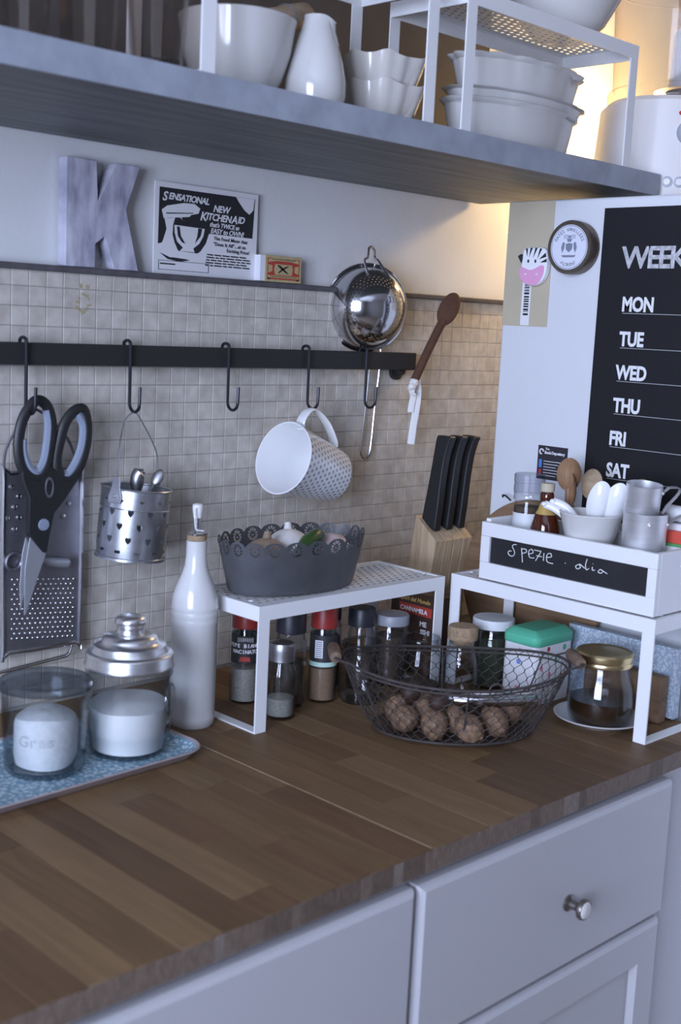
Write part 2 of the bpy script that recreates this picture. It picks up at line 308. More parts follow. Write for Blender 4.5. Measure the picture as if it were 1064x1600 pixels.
def floral(name, a, b, s):
    m, N, L, B = nt(name); B.inputs['Roughness'].default_value = .45; tc = N.new('ShaderNodeTexCoord')
    v = N.new('ShaderNodeTexVoronoi'); v.inputs['Scale'].default_value = s; L.new(tc.outputs['Object'], v.inputs[0]); n = N.new('ShaderNodeTexNoise'); n.inputs['Scale'].default_value = s * 1.3; n.inputs['Detail'].default_value = 6; L.new(tc.outputs['Object'], n.inputs[0])
    r = N.new('ShaderNodeValToRGB'); L.new(math_n(N, L, 'ADD', math_n(N, L, 'MULTIPLY', v.outputs['Distance'], .7), math_n(N, L, 'MULTIPLY', n.outputs[0], .5)), r.inputs[0])
    r.color_ramp.elements[0].position = .5; r.color_ramp.elements[1].position = .62; r.color_ramp.elements[0].color = (*b, 1); r.color_ramp.elements[1].color = (*a, 1); L.new(r.outputs[0], B.inputs['Base Color'])
floral('tray_floral', (.17, .30, .38), (.50, .60, .64), 190); floral('box_floral', (.36, .45, .55), (.60, .65, .70), 260)
pm('shaded_ceramic', (.66, .655, .64), .25, coat=.3); pm('added_backing_dark', (.085, .072, .066), .7, var=.3, vscale=12)
# ---------------------------------------------------------------- the setting
def struct(name, mb, mat, **k): return obj(name, mb, mat, kind='structure', loc=(0, 0, 0), **k)
X0, X1, Y0, Z0, Z1 = -2.6, 1.5, -3.6, -.9, 1.55
struct('floor', MB().box((X0 - .1, Y0 - .1, Z0 - .1), (X1 + .1, .12, Z0)), 'floor_lino')
struct('ceiling', MB().box((X0 - .1, Y0 - .1, Z1), (X1 + .1, .12, Z1 + .1)), 'ceiling_paint')
struct('wall_front', MB().box((X0 - .1, Y0 - .1, Z0), (X1 + .1, Y0, Z1)), 'room_paint')
struct('wall_right', MB().box((X1, Y0, Z0), (X1 + .1, .12, Z1)), 'room_paint')
wl = MB(); wy0, wy1, wz0, wz1 = -2.20, -.80, .0, 1.25
wl.box((X0 - .1, Y0, Z0), (X0, wy0, Z1)).box((X0 - .1, wy1, Z0), (X0, .12, Z1)).box((X0 - .1, wy0, Z0), (X0, wy1, wz0)).box((X0 - .1, wy0, wz1), (X0, wy1, Z1))
struct('wall_left', wl, 'room_paint')
fr = MB()
for y in (wy0, (wy0 + wy1) / 2 - .025, wy1 - .05): fr.box((X0 - .06, y, wz0), (X0 - .02, y + .05, wz1))
for z in (wz0, wz1 - .05): fr.box((X0 - .061, wy0, z), (X0 - .019, wy1, z + .05))
win = struct('window_1', fr, 'white_paint')
obj('pane', MB().box((X0 - .042, wy0 + .04, wz0 + .04), (X0 - .038, wy1 - .04, wz1 - .04)), 'clear_glass', win)
ZT = .5552; ZL = .5475     # top and underside of the trim over the tiles
wb = struct('wall_back', MB().box((X0, .012, ZL), (X1, .12, Z1)).box((X0, -.0030, Z0), (X1, .12, ZL)), ['wall_paint', 'grout'])
for p in wb.data.polygons:
    if p.center.z < ZL - .0001 and p.center.z != Z1: p.material_index = 1 if p.index >= 6 else 0
struct('trim_1', MB().box((X0, -.012, ZL), (X1, .0119, ZT)), 'trim_grey', bevel=.0015)
# mosaic tiles: the nearest 300 in view one by one, the rest joined
tm = MB(); hw = TP / 2 - .0004
tm.add([(-hw, .0014, -hw), (hw, .0014, -hw), (hw, .0014, hw), (-hw, .0014, hw), (-hw, -.0037, -hw), (hw, -.0037, -hw), (hw, -.0037, hw), (-hw, -.0037, hw), (-hw + .0006, -.0042, -hw + .0006), (hw - .0006, -.0042, -hw + .0006), (hw - .0006, -.0042, hw - .0006), (-hw + .0006, -.0042, hw - .0006)],
       [(0, 1, 5, 4), (1, 2, 6, 5), (2, 3, 7, 6), (3, 0, 4, 7), (4, 5, 9, 8), (5, 6, 10, 9), (6, 7, 11, 10), (7, 4, 8, 11), (8, 9, 10, 11)])
tile0 = None; rest = MB(); rnd = random.Random(3); cells = []
for i in range(-9, 55):
    for k in range(0, 23):
        x = -TX0 + TP * (i + .5); z = .5285 + TP * .5 - TP * k; cells.append((x, z))
def big(c): return ((c[0] + 1.31) ** 2 + 1.78 + (c[1] - .5) ** 2) if (c[0] > -.63 - (c[1]) * .02 and c[1] > .07 + max(0, (c[0] + .45)) * .9 - .06) else 1e3
near = set(sorted(cells, key=big)[:300])
for x, z in cells:
    rx, rz = rnd.uniform(-.006, .006), rnd.uniform(-.008, .008)
    if (x, z) in near:
        if tile0 is None: o = tile0 = obj('tile', tm, 'tile_glaze', wb, sharp=20)
        else: o = tile0.copy(); COL.objects.link(o)
        o.location = (x, 0, z); o.rotation_euler = (rx, 0, rz)
    else: rest.add(tm.v, tm.f, Matrix.Translation((x, 0, z)) @ Matrix.Rotation(rx, 4, 'X') @ Matrix.Rotation(rz, 4, 'Z'))
obj('tile_field', rest, 'tile_glaze', wb, sharp=20, kind='stuff')
# fridge
FX, FB, FZ = .16, -.178, .692
fg = thing('fridge', 'white fridge whose side panel carries magnets and the black planner', 'fridge', (FX + .3, -.48, Z0))
obj('side_panel', MB().box((FX, -.78, Z0), (FX + .012, FB, FZ)), 'fridge_white', fg, bevel=.003)
obj('body', MB().box((FX + .0125, -.775, Z0), (FX + .59, FB, FZ - .001)), 'fridge_white', fg)
obj('door', MB().box((FX + .002, -.83, Z0 + .05), (FX + .59, -.785, FZ)), 'fridge_white', fg, bevel=.01)
# ---------------------------------------------------------------- worktops: butcher-block staves, each a part
YF = -.61; YB = -.002; TH = .0225; SW = .0435; XS = -.4393
def worktop(x0, n, label, seed, special):
    root = thing('worktop', label, 'worktop', (x0 + n * SW / 2, -.3, -TH)); r = random.Random(seed)
    obj('core', MB().box((x0 + .001, YF + .002, -TH), (x0 + n * SW - .001, YB, -TH + .004)), 'stave_dark', root)
    for i in range(n):
        xa = x0 + i * SW; cuts = special.get(i, (None,))[0] or sorted([YF + r.uniform(.08, .28), YF + r.uniform(.32, .52)])
        ys = [YF] + [c for c in cuts if c < YB - .03] + [YB]
        mats = special[i][1] if i in special else None; prev = None
        for j in range(len(ys) - 1):
            m = mats[j] if mats else r.choice([q for q in ('stave_mid', 'stave_mid', 'stave_light', 'stave_red', 'stave_dark', 'stave_mid') if q != prev])
            prev = m; dz = r.uniform(-.00015, .00015)
            mb = MB().box((xa + .0002, ys[j] + .0002, -TH + .0041), (xa + SW - .0002, ys[j + 1] - .0002, dz))
            o = obj('stave', mb, m, root, bevel=.0003, seg=1)
            if j == 0:
                u = 0
                while u < SW - .001:
                    wdt = min(r.uniform(.014, .042), SW - u); wdt = SW - u if SW - u - wdt < .008 else wdt
                    obj('end_block', MB().box((xa + u + .0002, YF - .0012, -TH), (xa + u + wdt - .0002, ys[0], -.0008)), r.choice(['end_grain', 'end_grain', 'end_grain', 'end_grain_dark', 'end_grain', 'end_grain_pale']), root, bevel=.0002, seg=1); u += wdt
            c = Vector((xa + SW / 2, (ys[j] + ys[j + 1]) / 2, 0)) - Vector(W[root.name]); o.data.transform(Matrix.Translation(-c)); o.location = c
    return root
NL = 24; NR = 13.65
worktop(XS - NL * SW - .0008, NL, 'long beechwood worktop under the floral tray and glass jars', 11,
        {NL - 6: ([-.25], ['stave_dark', 'stave_mid']), NL - 5: ([-.57, -.2], ['stave_red', 'stave_light', 'stave_mid']), NL - 7: ([-.3], ['stave_light', 'stave_mid']), NL - 4: ([-.46, -.33], ['stave_mid', 'stave_red', 'stave_light']), NL - 3: ([-.5, -.28], ['stave_red', 'stave_mid', 'stave_mid']), NL - 2: ([-.35], ['stave_mid', 'stave_light']), NL - 1: ([-.4], ['stave_red', 'stave_mid']), NL - 8: ([-.36], ['stave_mid', 'stave_dark'])})
worktop(XS, 13, 'short beechwood worktop under the wire basket, ending at the fridge', 23, {0: ([-.42], ['stave_light', 'stave_mid']), 1: ([-.5, -.22], ['stave_light', 'stave_mid', 'stave_light']), 2: ([-.38], ['stave_light', 'stave_red']), 3: ([-.3], ['stave_mid', 'stave_light'])})
tag(obj('joint_strip', MB().box((XS - .0008, YF + .002, -TH), (XS - .0001, YB, .0002)), 'block_wood', bevel=.0001), 'thin pale filler strip in the seam between the two worktops', 'strip')
# ---------------------------------------------------------------- base cabinets
def loops(mb, rects, y0):
    """nested rectangles (x0, x1, z0, z1, y) joined into a relief"""
    vs = []; fs = []
    for (a, b, c, d, y) in rects: vs += [(a, y, c), (b, y, c), (b, y, d), (a, y, d)]
    for i in range(len(rects) - 1):
        for k in range(4): fs.append((i * 4 + k, i * 4 + (k + 1) % 4, i * 4 + 4 + (k + 1) % 4, i * 4 + 4 + k))
    n = (len(rects) - 1) * 4; fs.append((n, n + 1, n + 2, n + 3)); return mb.add(vs, fs)
def front(x0, x1, z0, z1, panel=False):
    y = -.598; r = [(x0, x1, z0, z1, y), (x0, x1, z0, z1, y - .010), (x0 + .002, x1 - .002, z0 + .002, z1 - .002, y - .014), (x0 + .006, x1 - .006, z0 + .006, z1 - .006, y - .017)]
    if panel:
        for i, dy in ((.046, -.017), (.052, -.009), (.058, -.009), (.085, -.015)): r.append((x0 + i, x1 - i, z0 + i, z1 - i, y + dy))
    return loops(MB(), r, y)
def cabinet(x0, x1, label): 
    root = thing('base_cabinet', label, 'cabinet', ((x0 + x1) / 2, -.3, Z0))
    obj('carcass', MB().box((x0, -.596, Z0 + .1), (x1, -.03, -TH - .0005)), 'cabinet_paint', root, bevel=.001)
    obj('plinth', MB().box((x0, -.54, Z0), (x1, -.06, Z0 + .0995)), 'cabinet_paint', root); return root
cb = cabinet(-.4682, .010, 'white painted base cabinet with knobbed drawer over panelled door')
dr = obj('drawer_front', front(-.4585, .008, -.208, -.0335), 'cabinet_paint', cb, sharp=25)
Mk = axisM((-.2063, -.6155, -.1275), (0, -1, 0))
kb = obj('knob', MB().lathe([(0, 0), (.0095, 0), (.0095, .0022), (.0052, .005), (.0048, .012), (.0075, .016), (.0115, .018), (.0122, .021), (.0112, .0235), (0, .0237)], M=Mk, seg=28), 'knob_metal', dr, label='dark metal knob with a pale face')
obj('knob_face', MB().lathe([(.0098, .0237), (.0085, .0252), (.004, .0265), (0, .0268)], M=Mk, seg=28), 'porcelain', dr)
dd = obj('door', front(-.4585, .004, -.86, -.2135, True), 'cabinet_paint', cb, sharp=25)
cl = cabinet(-1.5, -.4688, 'white painted base cabinet with plain wide front at the photograph left')
obj('drawer_front', front(-1.49, -.4650, -.5, -.0335), 'cabinet_paint', cl, sharp=25)
obj('door', front(-1.49, -.4650, -.86, -.506, True), 'cabinet_paint', cl, sharp=25)
fl = tag(obj('filler_panel', MB().box((.012, -.594, Z0), (.150, -.57, -TH - .0005)), 'cabinet_paint', bevel=.002), 'narrow white filler panel between drawer cabinet and fridge', 'panel')
# ---------------------------------------------------------------- wall shelf
SB, ST, SY, SX = .7100, .7408, -.335, .311
struct('added_backing', MB().box((-1.9, .004, ST + .0003), (SX, .0118, 1.30)), 'added_backing_dark')  # assumed dark sheet, added to darken the wall behind the crockery
sh = thing('wall_shelf', 'long grey marbled shelf board carrying the white crockery', 'shelf', (-.8, -.16, SB))
obj('board', MB().box((-1.9, SY + .0012, SB), (SX - .0012, .0036, ST)), 'shelf_laminate_shaded', sh, bevel=.0004)
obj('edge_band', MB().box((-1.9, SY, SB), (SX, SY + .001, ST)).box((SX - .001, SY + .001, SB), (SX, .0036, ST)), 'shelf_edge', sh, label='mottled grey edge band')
# ---------------------------------------------------------------- things on the tile ledge
def poly_y(pts, y, d):      # flat outline (x, z) extruded along y
    return MB().ext([(x, y, z) for x, z in pts], (0, d, 0))
kx, kz, kw, kh = -.4895, ZT + .0004, .108, .1305
K = [(0, 0), (.40, 0), (.40, .225), (.52, .30), (.655, 0), (1.0, 0), (.815, .575), (1.0, 1.0), (.66, 1.0), (.425, .63), (.40, 1.0), (0, 1.0)]
tag(obj('letter_block', poly_y([(kx + a * kw, kz + b * kh) for a, b in K], -.0105, .018), 'letter_paint', bevel=.0012), 'whitewashed wooden letter K standing on the tile ledge', 'letter')
pc = thing('tin_sign', 'black and white vintage mixer advert standing on the ledge', 'sign', (-.26, .003, ZT))
cx0, cx1, cz0, cz1 = -.3490, -.1725, ZT + .0005, .6740; cy = .0035
obj('plate', MB().box((cx0, cy, cz0), (cx1, cy + .0018, cz1)), 'paper_white', pc, bevel=.0005)
cw, ch = cx1 - cx0, cz1 - cz0
def C(u, v, d=0): return (cx0 + u * cw, cy - .0001 - d, cz0 + v * ch)
def cpoly(mb, pts, d): return mb.ext([C(u, v, d) for u, v in pts], (0, -.00012, 0))
blk = MB(); cpoly(blk, [(.042, .94), (.965, .94), (.950, .485), (.515, .490), (.487, .377), (.437, .281), (.40, .245), (.22, .255), (.15, .37), (.038, .324)], 0)
obj('black_print', blk, 'ink_black', pc)
blk = MB(); cpoly(blk, [(.05, .235), (.13, .165), (.24, .145), (.34, .17), (.30, .18), (.16, .19)], 0); obj('base_shadow_print', blk, 'ink_black', pc)
for nm_, pts in (('mixer_head_print', [(.065, .695), (.113, .745), (.268, .795), (.366, .799), (.423, .755), (.408, .698), (.338, .674), (.31, .628), (.268, .599), (.234, .631), (.155, .622), (.085, .603)]), ('mixer_body_print', [(.093, .604), (.189, .626), (.172, .544), (.169, .439), (.189, .352), (.225, .265), (.408, .254), (.451, .236), (.155, .185), (.042, .237), (.085, .373), (.113, .493)]), ('starburst_print', [(.769, .938), (.957, .938), (.949, .812), (.91, .757), (.859, .799), (.803, .88)])):
    mx = MB(); cpoly(mx, pts, .00025); obj(nm_, mx, 'paper_white', pc)
mx = MB(); cpoly(mx, [(.183, .545), (.47, .536), (.459, .452), (.423, .366), (.366, .306), (.38, .264), (.239, .266), (.268, .304), (.211, .368), (.189, .456)], .00045); bw_ = obj('mixer_bowl_print', mx, 'paper_white', pc)
dk = MB(); cpoly(dk, [(.206, .532), (.231, .532), (.245, .431), (.29, .348), (.256, .363), (.217, .429)], .0007); cpoly(dk, [(.408, .536), (.445, .533), (.431, .449), (.38, .362), (.4, .446)], .0007); cpoly(dk, [(.10, .668), (.36, .700), (.35, .690), (.11, .656)], .0007); cpoly(dk, [(.245, .635), (.325, .650), (.31, .612), (.26, .600)], .0007)
obj('shading_print', dk, 'ink_black', pc, kind='stuff')
tx = MB(); M = lambda u, v: onwall(*C(u, v, .0007)) @ Matrix.Rotation(-.02, 4, 'Z')
for s, u, v, z in (('S', .065, .80, .0165), ('ENSATIONAL', .122, .82, .0118), ('NEW', .545, .742, .0125), ('K', .42, .63, .0165), ('ITCHEN', .478, .645, .0128), ('A', .728, .635, .015), ('ID', .790, .645, .0125), ("that's TWICE as", .515, .572, .0084), ('EASY to OWN!', .525, .500, .0094)):
    text_mb(s, z, M(u, v), bold=.00035 if z > .011 else .0002, ext=.0001, shear=.25, space=.93, mb=tx)
obj('white_lettering', tx, 'paper_white', pc)
tx = MB()
for s, u, v, z in (('The Food Mixer that', .56, .425, .0066), ('"Does It All"....at an', .56, .362, .0066), ('Exciting Price!', .69, .300, .0066)): text_mb(s, z, M(u, v), bold=.0001, ext=.0001, space=1.06, mb=tx)
r = random.Random(5)
for i in range(5):
    u = .50 - .004 * i
    while u < .90: l = r.uniform(.03, .08); cpoly(tx, [(u, .262 - .030 * i), (u + l, .260 - .030 * i), (u + l, .246 - .030 * i), (u, .248 - .030 * i)], .0004); u += l + .012
for a in ((.045, .145, .52, .150), (.045, .045, .52, .05), (.045, .045, .049, .15), (.516, .045, .52, .15), (.06, .105, .20, .12)): cpoly(tx, [(a[0], a[1]), (a[2], a[1]), (a[2], a[3]), (a[0], a[3])], .0004)
obj('black_lettering', tx, 'ink_black', pc)
mbx = thing('matchbox', 'small red and gold matchbox with a bird on the ledge', 'matchbox', (-.137, -.003, ZT))
mx0, mx1, mz0, mz1 = -.1672, -.0985, ZT + .0004, .5925
obj('sleeve', MB().box((mx0, -.010, mz0), (mx1, .004, mz1)), 'box_gold', mbx, bevel=.0006)
obj('tray', MB().box((mx0 - .0085, -.0093, mz0 + .0006), (mx1 - .004, .0033, mz1 - .0006)), 'box_white', mbx)
q = lambda u, v, d=.0102: (mx0 + u * (mx1 - mx0), -d, mz0 + v * (mz1 - mz0))
rb = MB().ext([q(*p) for p in ((.06, .10), (.94, .10), (.94, .90), (.06, .90))], (0, -.0001, 0))
obj('red_field', rb, 'box_red', mbx)
gl = MB()
for p in ([(.27, .28), (.73, .28), (.76, .48), (.73, .68), (.27, .68), (.24, .48)], [(.08, .74), (.30, .80), (.70, .80), (.92, .74), (.92, .86), (.70, .92), (.30, .92), (.08, .86)], [(.08, .16), (.92, .16), (.92, .25), (.08, .25)], [(.08, .34), (.19, .40), (.19, .62), (.08, .66)], [(.92, .34), (.81, .40), (.81, .62), (.92, .66)]): gl.ext([q(u, v, .0103) for u, v in p], (0, -.0001, 0))
obj('gold_ornament', gl, 'box_gold', mbx, kind='stuff')
bd = MB()
for p in ([(.31, .64), (.40, .64), (.52, .50), (.66, .32), (.57, .36), (.47, .45)], [(.66, .65), (.58, .55), (.50, .49), (.38, .34), (.35, .37), (.46, .52), (.55, .60)], [(.06, .09), (.06, .18), (.16, .09)], [(.94, .09), (.94, .18), (.84, .09)]): bd.ext([q(u, v, .0105) for u, v in p], (0, -.0001, 0))
for k in range(15): bd.ext([q(u, v, .0105) for u, v in ((.14 + .05 * k, .185), (.165 + .05 * k, .185), (.165 + .05 * k, .225), (.14 + .05 * k, .225))], (0, -.0001, 0))
for k in range(13): bd.ext([q(u, v, .0105) for u, v in ((.19 + .05 * k, .835), (.215 + .05 * k, .835), (.215 + .05 * k, .885), (.19 + .05 * k, .885))], (0, -.0001, 0))
obj('swallow_print', bd, 'ink_black', mbx, kind='stuff')
st = MB(); r = random.Random(9)
for i in range(34):
    a = r.uniform(0, 2 * PI); x = -.459 + .0085 * math.cos(a) + r.uniform(-.002, .002); z = .512 + .012 * math.sin(a) + r.uniform(-.002, .002)
    st.lathe([(0, 0), (.0016, 0.00004)], (0, 0, 0), axisM((x, -.0044, z), (0, -1, 0)), seg=7)
for x, z in ((-.463, .5325), (-.453, .532)): st.lathe([(0, 0), (.003, .00004)], (0, 0, 0), axisM((x, -.0044, z), (0, -1, 0)), seg=8)
obj('glue_stain', st, 'stain', wb, kind='stuff')
# ---------------------------------------------------------------- rail and hooks
RT, RB, RY = .4619, .4351, -.030
rail = thing('hanging_rail', 'black flat metal rail mounted across the mosaic tiles', 'rail', (-.3, RY, RB))
obj('bar', MB().box((-1.0, RY, RB), (.1375, RY + .005, RT)), 'black_metal', rail, bevel=.0008)
for x in (.116, -.82):
    b = obj('bracket', MB().box((x - .009, RY + .0052, RB + .003), (x + .009, -.0045, RT - .004)).lathe([(0, 0), (.013, 0), (.013, .006), (0, .006)], M=axisM((x, -.0045, RB - .004), (0, -1, 0)), seg=24).lathe([(0, .006), (.007, .006), (.007, .0175), (0, .0175)], M=axisM((x, -.0045, RB - .002), (0, -1, 0)), seg=16), 'black_metal', rail)
hp = [(0, .0105, -.012), (0, .0102, -.002)] + arc((0, .0028, -.0002), (0, 1, 0), (0, 0, 1), .0074, .1, PI - .1, 8, .0042) + [(0, -.0046, -.002), (0, -.0048, -.03), (0, -.005, -.072)] + arc((0, -.0160, -.0745), (0, 1, 0), (0, 0, -1), .0110, .05, PI, 10) + [(0, -.0272, -.066), (0, -.0275, -.0535)]
HX = [-.5560, -.4080, -.2475, -.0985, .0205]
HL = ['black S-hook carrying the kitchen scissors and the grater', 'black S-hook carrying the zinc bucket of cutlery', 'empty black S-hook between the bucket and the mug', 'black S-hook carrying the dotted mug', 'black S-hook in front of the colander handle']
hook0 = None
for x, l in zip(HX, HL):
    if hook0 is None: hook0 = o = tag(obj('s_hook', MB().tube(hp, .0021, 10), 'hook_metal', loc=(0, 0, 0)), l, 'hook', 'black hooks on the rail')
    else: o = dup(hook0, (0, 0, 0), label=l)
    o.location = (x, RY - .0002, RT + .0019); 
# ---------------------------------------------------------------- grater on the first hook
gy = -.020; G = thing('grater', 'flat steel grater hanging by a wire bail behind the scissors', 'grater', (-.52, gy, .08))
gx0, gx1, gz0, gz1 = -.5760, -.4680, .0815, .3050
rim = smooth([(gx0 + .008, gy, gz1), (gx1 - .008, gy, gz1), (gx1, gy, gz1 - .008), (gx1, gy, gz0 + .008), (gx1 - .008, gy, gz0), (gx0 + .008, gy, gz0), (gx0, gy, gz0 + .008), (gx0, gy, gz1 - .008)], 3, True)
obj('frame', MB().tube(rim, .0032, 8, True), 'steel', G)
obj('sheet', MB().box((gx0, gy - .0005, gz0), (gx1, gy + .0005, gz1)), 'dull_steel', G)
tb = MB()
for j in range(13):
    for i in range(13):
        x = gx0 + .012 + i * .0072 + (j % 2) * .0036; z = gz0 + .011 + j * .0062 - (x - gx0) * .10 + .008
        if x < gx1 - .008 and z > gz0 + .008: tb.lathe([(.0022, 0), (.0017, .0012), (.0008, .0019), (0, .002)], M=axisM((x, gy - .0005, z), (0, -1, 0)), seg=7)
obj('grating_teeth', tb, 'steel', G, kind='stuff')
for x, z in ((-.566, .288), (-.556, .276), (-.562, .263), (-.572, .250), (-.556, .250), (-.562, .236), (-.486, .262), (-.494, .247)):
    obj('stud', MB().lathe([(.0034, 0), (.003, .0016), (.001, .0026), (0, .0026)], M=axisM((x, gy - .0005, z), (0, -1, 0)), seg=14), 'steel', G)
obj('bail', MB().tube(smooth([(gx0, gy, .300), (-.576, -.025, .335), (-.558, -.033, .373), (-.5535, -.0365, .3840), (-.530, -.034, .3765), (-.493, -.027, .345), (gx1, gy, .298)], 6), .0019, 8), 'dull_steel', G)
obj('foot_wire', MB().tube(smooth([(-.66, -.012, .052), (-.58, -.014, .0565), (-.50, -.016, .0625), (-.482, -.018, .0665), (-.478, gy, .0815)], 5), .0022, 8), 'steel', G)
obj('ring_guard', MB().tube(arc((-.5640, gy - .004, .1965), (1, 0, 0), (0, 0, 1), .0105, 0, 2 * PI, 22)[:-1], .0022, 8, True), 'dull_steel', G)
obj('slicing_lip', MB().tube([(-.536, gy - .007, .196), (-.505, gy - .007, .190), (-.492, gy - .006, .188)], .0062, 12).ball((-.492, gy - .006, .188), .0062), 'blade_grey', G, label='smooth rounded lip of the slicing slot')
# ---------------------------------------------------------------- scissors
sy = -.0452; S = thing('kitchen_scissors', 'black kitchen scissors with blue-grey inner grips on the hook', 'scissors', (-.53, sy, .20))
L1 = [(-0.546, -0.0452, 0.3944), (-0.5582, -0.0452, 0.3843), (-0.5673, -0.0452, 0.367), (-0.5712, -0.0452, 0.342), (-0.5673, -0.0452, 0.3178), (-0.5561, -0.0452, 0.304), (-0.5425, -0.0452, 0.3021), (-0.5334, -0.0452, 0.3162), (-0.5286, -0.0452, 0.3406), (-0.5269, -0.0452, 0.365), (-0.5328, -0.0452, 0.3861)]
L2 = [(-0.483, -0.0452, 0.3826), (-0.4965, -0.0452, 0.3801), (-0.5079, -0.0452, 0.3668), (-0.5145, -0.0452, 0.3468), (-0.5193, -0.0452, 0.3246), (-0.5165, -0.0452, 0.3064), (-0.5029, -0.0452, 0.2978), (-0.4875, -0.0452, 0.3118), (-0.4787, -0.0452, 0.3366), (-0.4768, -0.0452, 0.3616)]
G1 = [(-0.5342, -0.0452, 0.3829), (-0.531, -0.0452, 0.3651), (-0.5329, -0.0452, 0.3407), (-0.5374, -0.0452, 0.3197), (-0.5468, -0.0452, 0.3084), (-0.5575, -0.0452, 0.3151), (-0.5643, -0.0452, 0.3319), (-0.5652, -0.0452, 0.3484)]
G2 = [(-0.4913, -0.0452, 0.3777), (-0.4826, -0.0452, 0.3629), (-0.4838, -0.0452, 0.3391), (-0.4916, -0.0452, 0.3188), (-0.503, -0.0452, 0.3035), (-0.5113, -0.0452, 0.3027)]
BODY = [(-0.5697, -0.0452, 0.3179), (-0.5549, -0.0452, 0.3006), (-0.5338, -0.0452, 0.3129), (-0.5198, -0.0452, 0.31), (-0.5094, -0.0452, 0.297), (-0.4836, -0.0452, 0.3139), (-0.4873, -0.0452, 0.3004), (-0.5116, -0.0452, 0.2698), (-0.5237, -0.0452, 0.257), (-0.5297, -0.0452, 0.2301), (-0.5333, -0.0452, 0.2095), (-0.5381, -0.0452, 0.2092), (-0.5483, -0.0452, 0.2209), (-0.5591, -0.0452, 0.2338), (-0.5583, -0.0452, 0.2774), (-0.5672, -0.0452, 0.3001)]
BLADE = [(-0.5554, -0.0452, 0.2301), (-0.5337, -0.0452, 0.2065), (-0.5436, -0.0452, 0.1813), (-0.5607, -0.0452, 0.1341), (-0.5624, -0.0452, 0.1343), (-0.562, -0.0452, 0.1924)]
BLADE2 = [(-0.5579, -0.0452, 0.2303), (-0.5451, -0.0452, 0.2065), (-0.5573, -0.0452, 0.1737), (-0.564, -0.0452, 0.1403), (-0.5655, -0.0452, 0.1701), (-0.5626, -0.0452, 0.2105)]
PIV = (-0.5388, -0.0452, 0.2441)
NUT = (-0.5315, -0.0452, 0.2892)
obj('handle_loop', MB().tube(smooth(L1, 4, True), (.0055, .0068), 10, True, flat=(0, 1, 0)), 'black_plastic', S)
obj('handle_loop', MB().tube(smooth(L2, 4, True), (.0055, .0068), 10, True, flat=(0, 1, 0)), 'black_plastic', S)
obj('grip_lining', MB().tube(smooth(G1, 4), (.0052, .0056), 8, flat=(0, 1, 0)), 'blue_grey_rubber', S, label='blue-grey soft lining of the longer loop')
obj('grip_lining', MB().tube(smooth(G2, 4), (.0052, .0056), 8, flat=(0, 1, 0)), 'blue_grey_rubber', S, label='blue-grey soft lining of the wider loop')
obj('shank', MB().ext([(p[0], sy - .0045, p[2]) for p in BODY], (0, .009, 0)), 'black_plastic', S, bevel=.0015)
obj('blade', MB().ext([(p[0], sy - .002, p[2]) for p in BLADE], (0, .0018, 0)), 'blade_grey', S, bevel=.0004)
obj('blade', MB().ext([(p[0] - .002, sy + .0002, p[2] - .001) for p in BLADE2], (0, .0018, 0)), 'blade_grey', S, bevel=.0004)
obj('pivot_cap', MB().lathe([(0, .002), (.0068, .0016), (.0075, 0)], M=axisM((PIV[0], sy - .0045, PIV[2]), (0, -1, 0)), seg=24), 'blue_grey_rubber', S)
nut = MB().lathe([(.0042, 0), (.0046, .0014), (.0056, .0014), (.006, 0)], M=axisM((NUT[0], sy - .0045, NUT[2]), (0, -1, 0)) @ Matrix.Diagonal((1, 2.2, 1, 1)), seg=24)
obj('bottle_grip', nut, 'dull_steel', S, label='oval serrated nut grip between the loops')
# ---------------------------------------------------------------- zinc bucket
by = -.050; axb = Vector((.075, -.03, 1)).normalized(); bb0 = Vector((-.4130, by, .1920)); Mb = axisM(bb0, axb, (0, 1, 0)); BR = .0445; BH = .0905
B = thing('utensil_bucket', 'small zinc bucket with heart-shaped cut-outs on its hook', 'bucket', tuple(bb0))
obj('body', MB().lathe([(BR * .96, .001), (BR, .02), (BR, .07), (BR * 1.0, BH)], M=Mb, seg=64), 'zinc_hearts', B)
obj('base', MB().lathe([(0, .002), (BR * .94, .002), (BR * 1.02, 0), (BR * 1.02, .003), (BR * .97, .004)], M=Mb, seg=48), 'zinc', B)
obj('rim', MB().tube([Mb @ p for p in arc((0, 0, BH), (1, 0, 0), (0, 1, 0), BR, 0, 2 * PI, 48)[:-1]], .0014, 8, True).tube([Mb @ p for p in arc((0, 0, .066), (1, 0, 0), (0, 1, 0), BR, 0, 2 * PI, 48)[:-1]], .0007, 6, True), 'zinc', B)
camd = Vector((-.70, -.71, 0))
def ear(ang):
    d = Matrix.Rotation(ang, 3, 'Z') @ Vector((1, 0, 0)); c = Mb @ Vector((d.x * (BR + .0012), d.y * (BR + .0012), BH + .004)); n = (Mb.to_3x3() @ d).normalized(); t = axb.cross(n).normalized()
    o = obj('ear', MB().ext([c + t * a + axb * b - n * .0006 for a, b in ((-.009, -.022), (.009, -.022), (.010, -.014), (.006, -.002), (.0055, .008), (.003, .0115), (-.003, .0115), (-.0055, .008), (-.006, -.002), (-.010, -.014))], n * .0012), 'zinc', B, bevel=.0003)
    obj('rivet', MB().ball(tuple(c - axb * .013 + n * .001), .0022, 10, 6), 'zinc', o); return c + axb * .006
Mi = Mb.to_3x3().inverted(); a0 = math.atan2((Mi @ Vector((-.94, -.35, 0))).y, (Mi @ Vector((-.94, -.35, 0))).x)
e1 = ear(a0); e2 = ear(a0 + PI)
hk = Vector((HX[1], RY - .0162, .3775)); up = Vector((0, 0, 1))
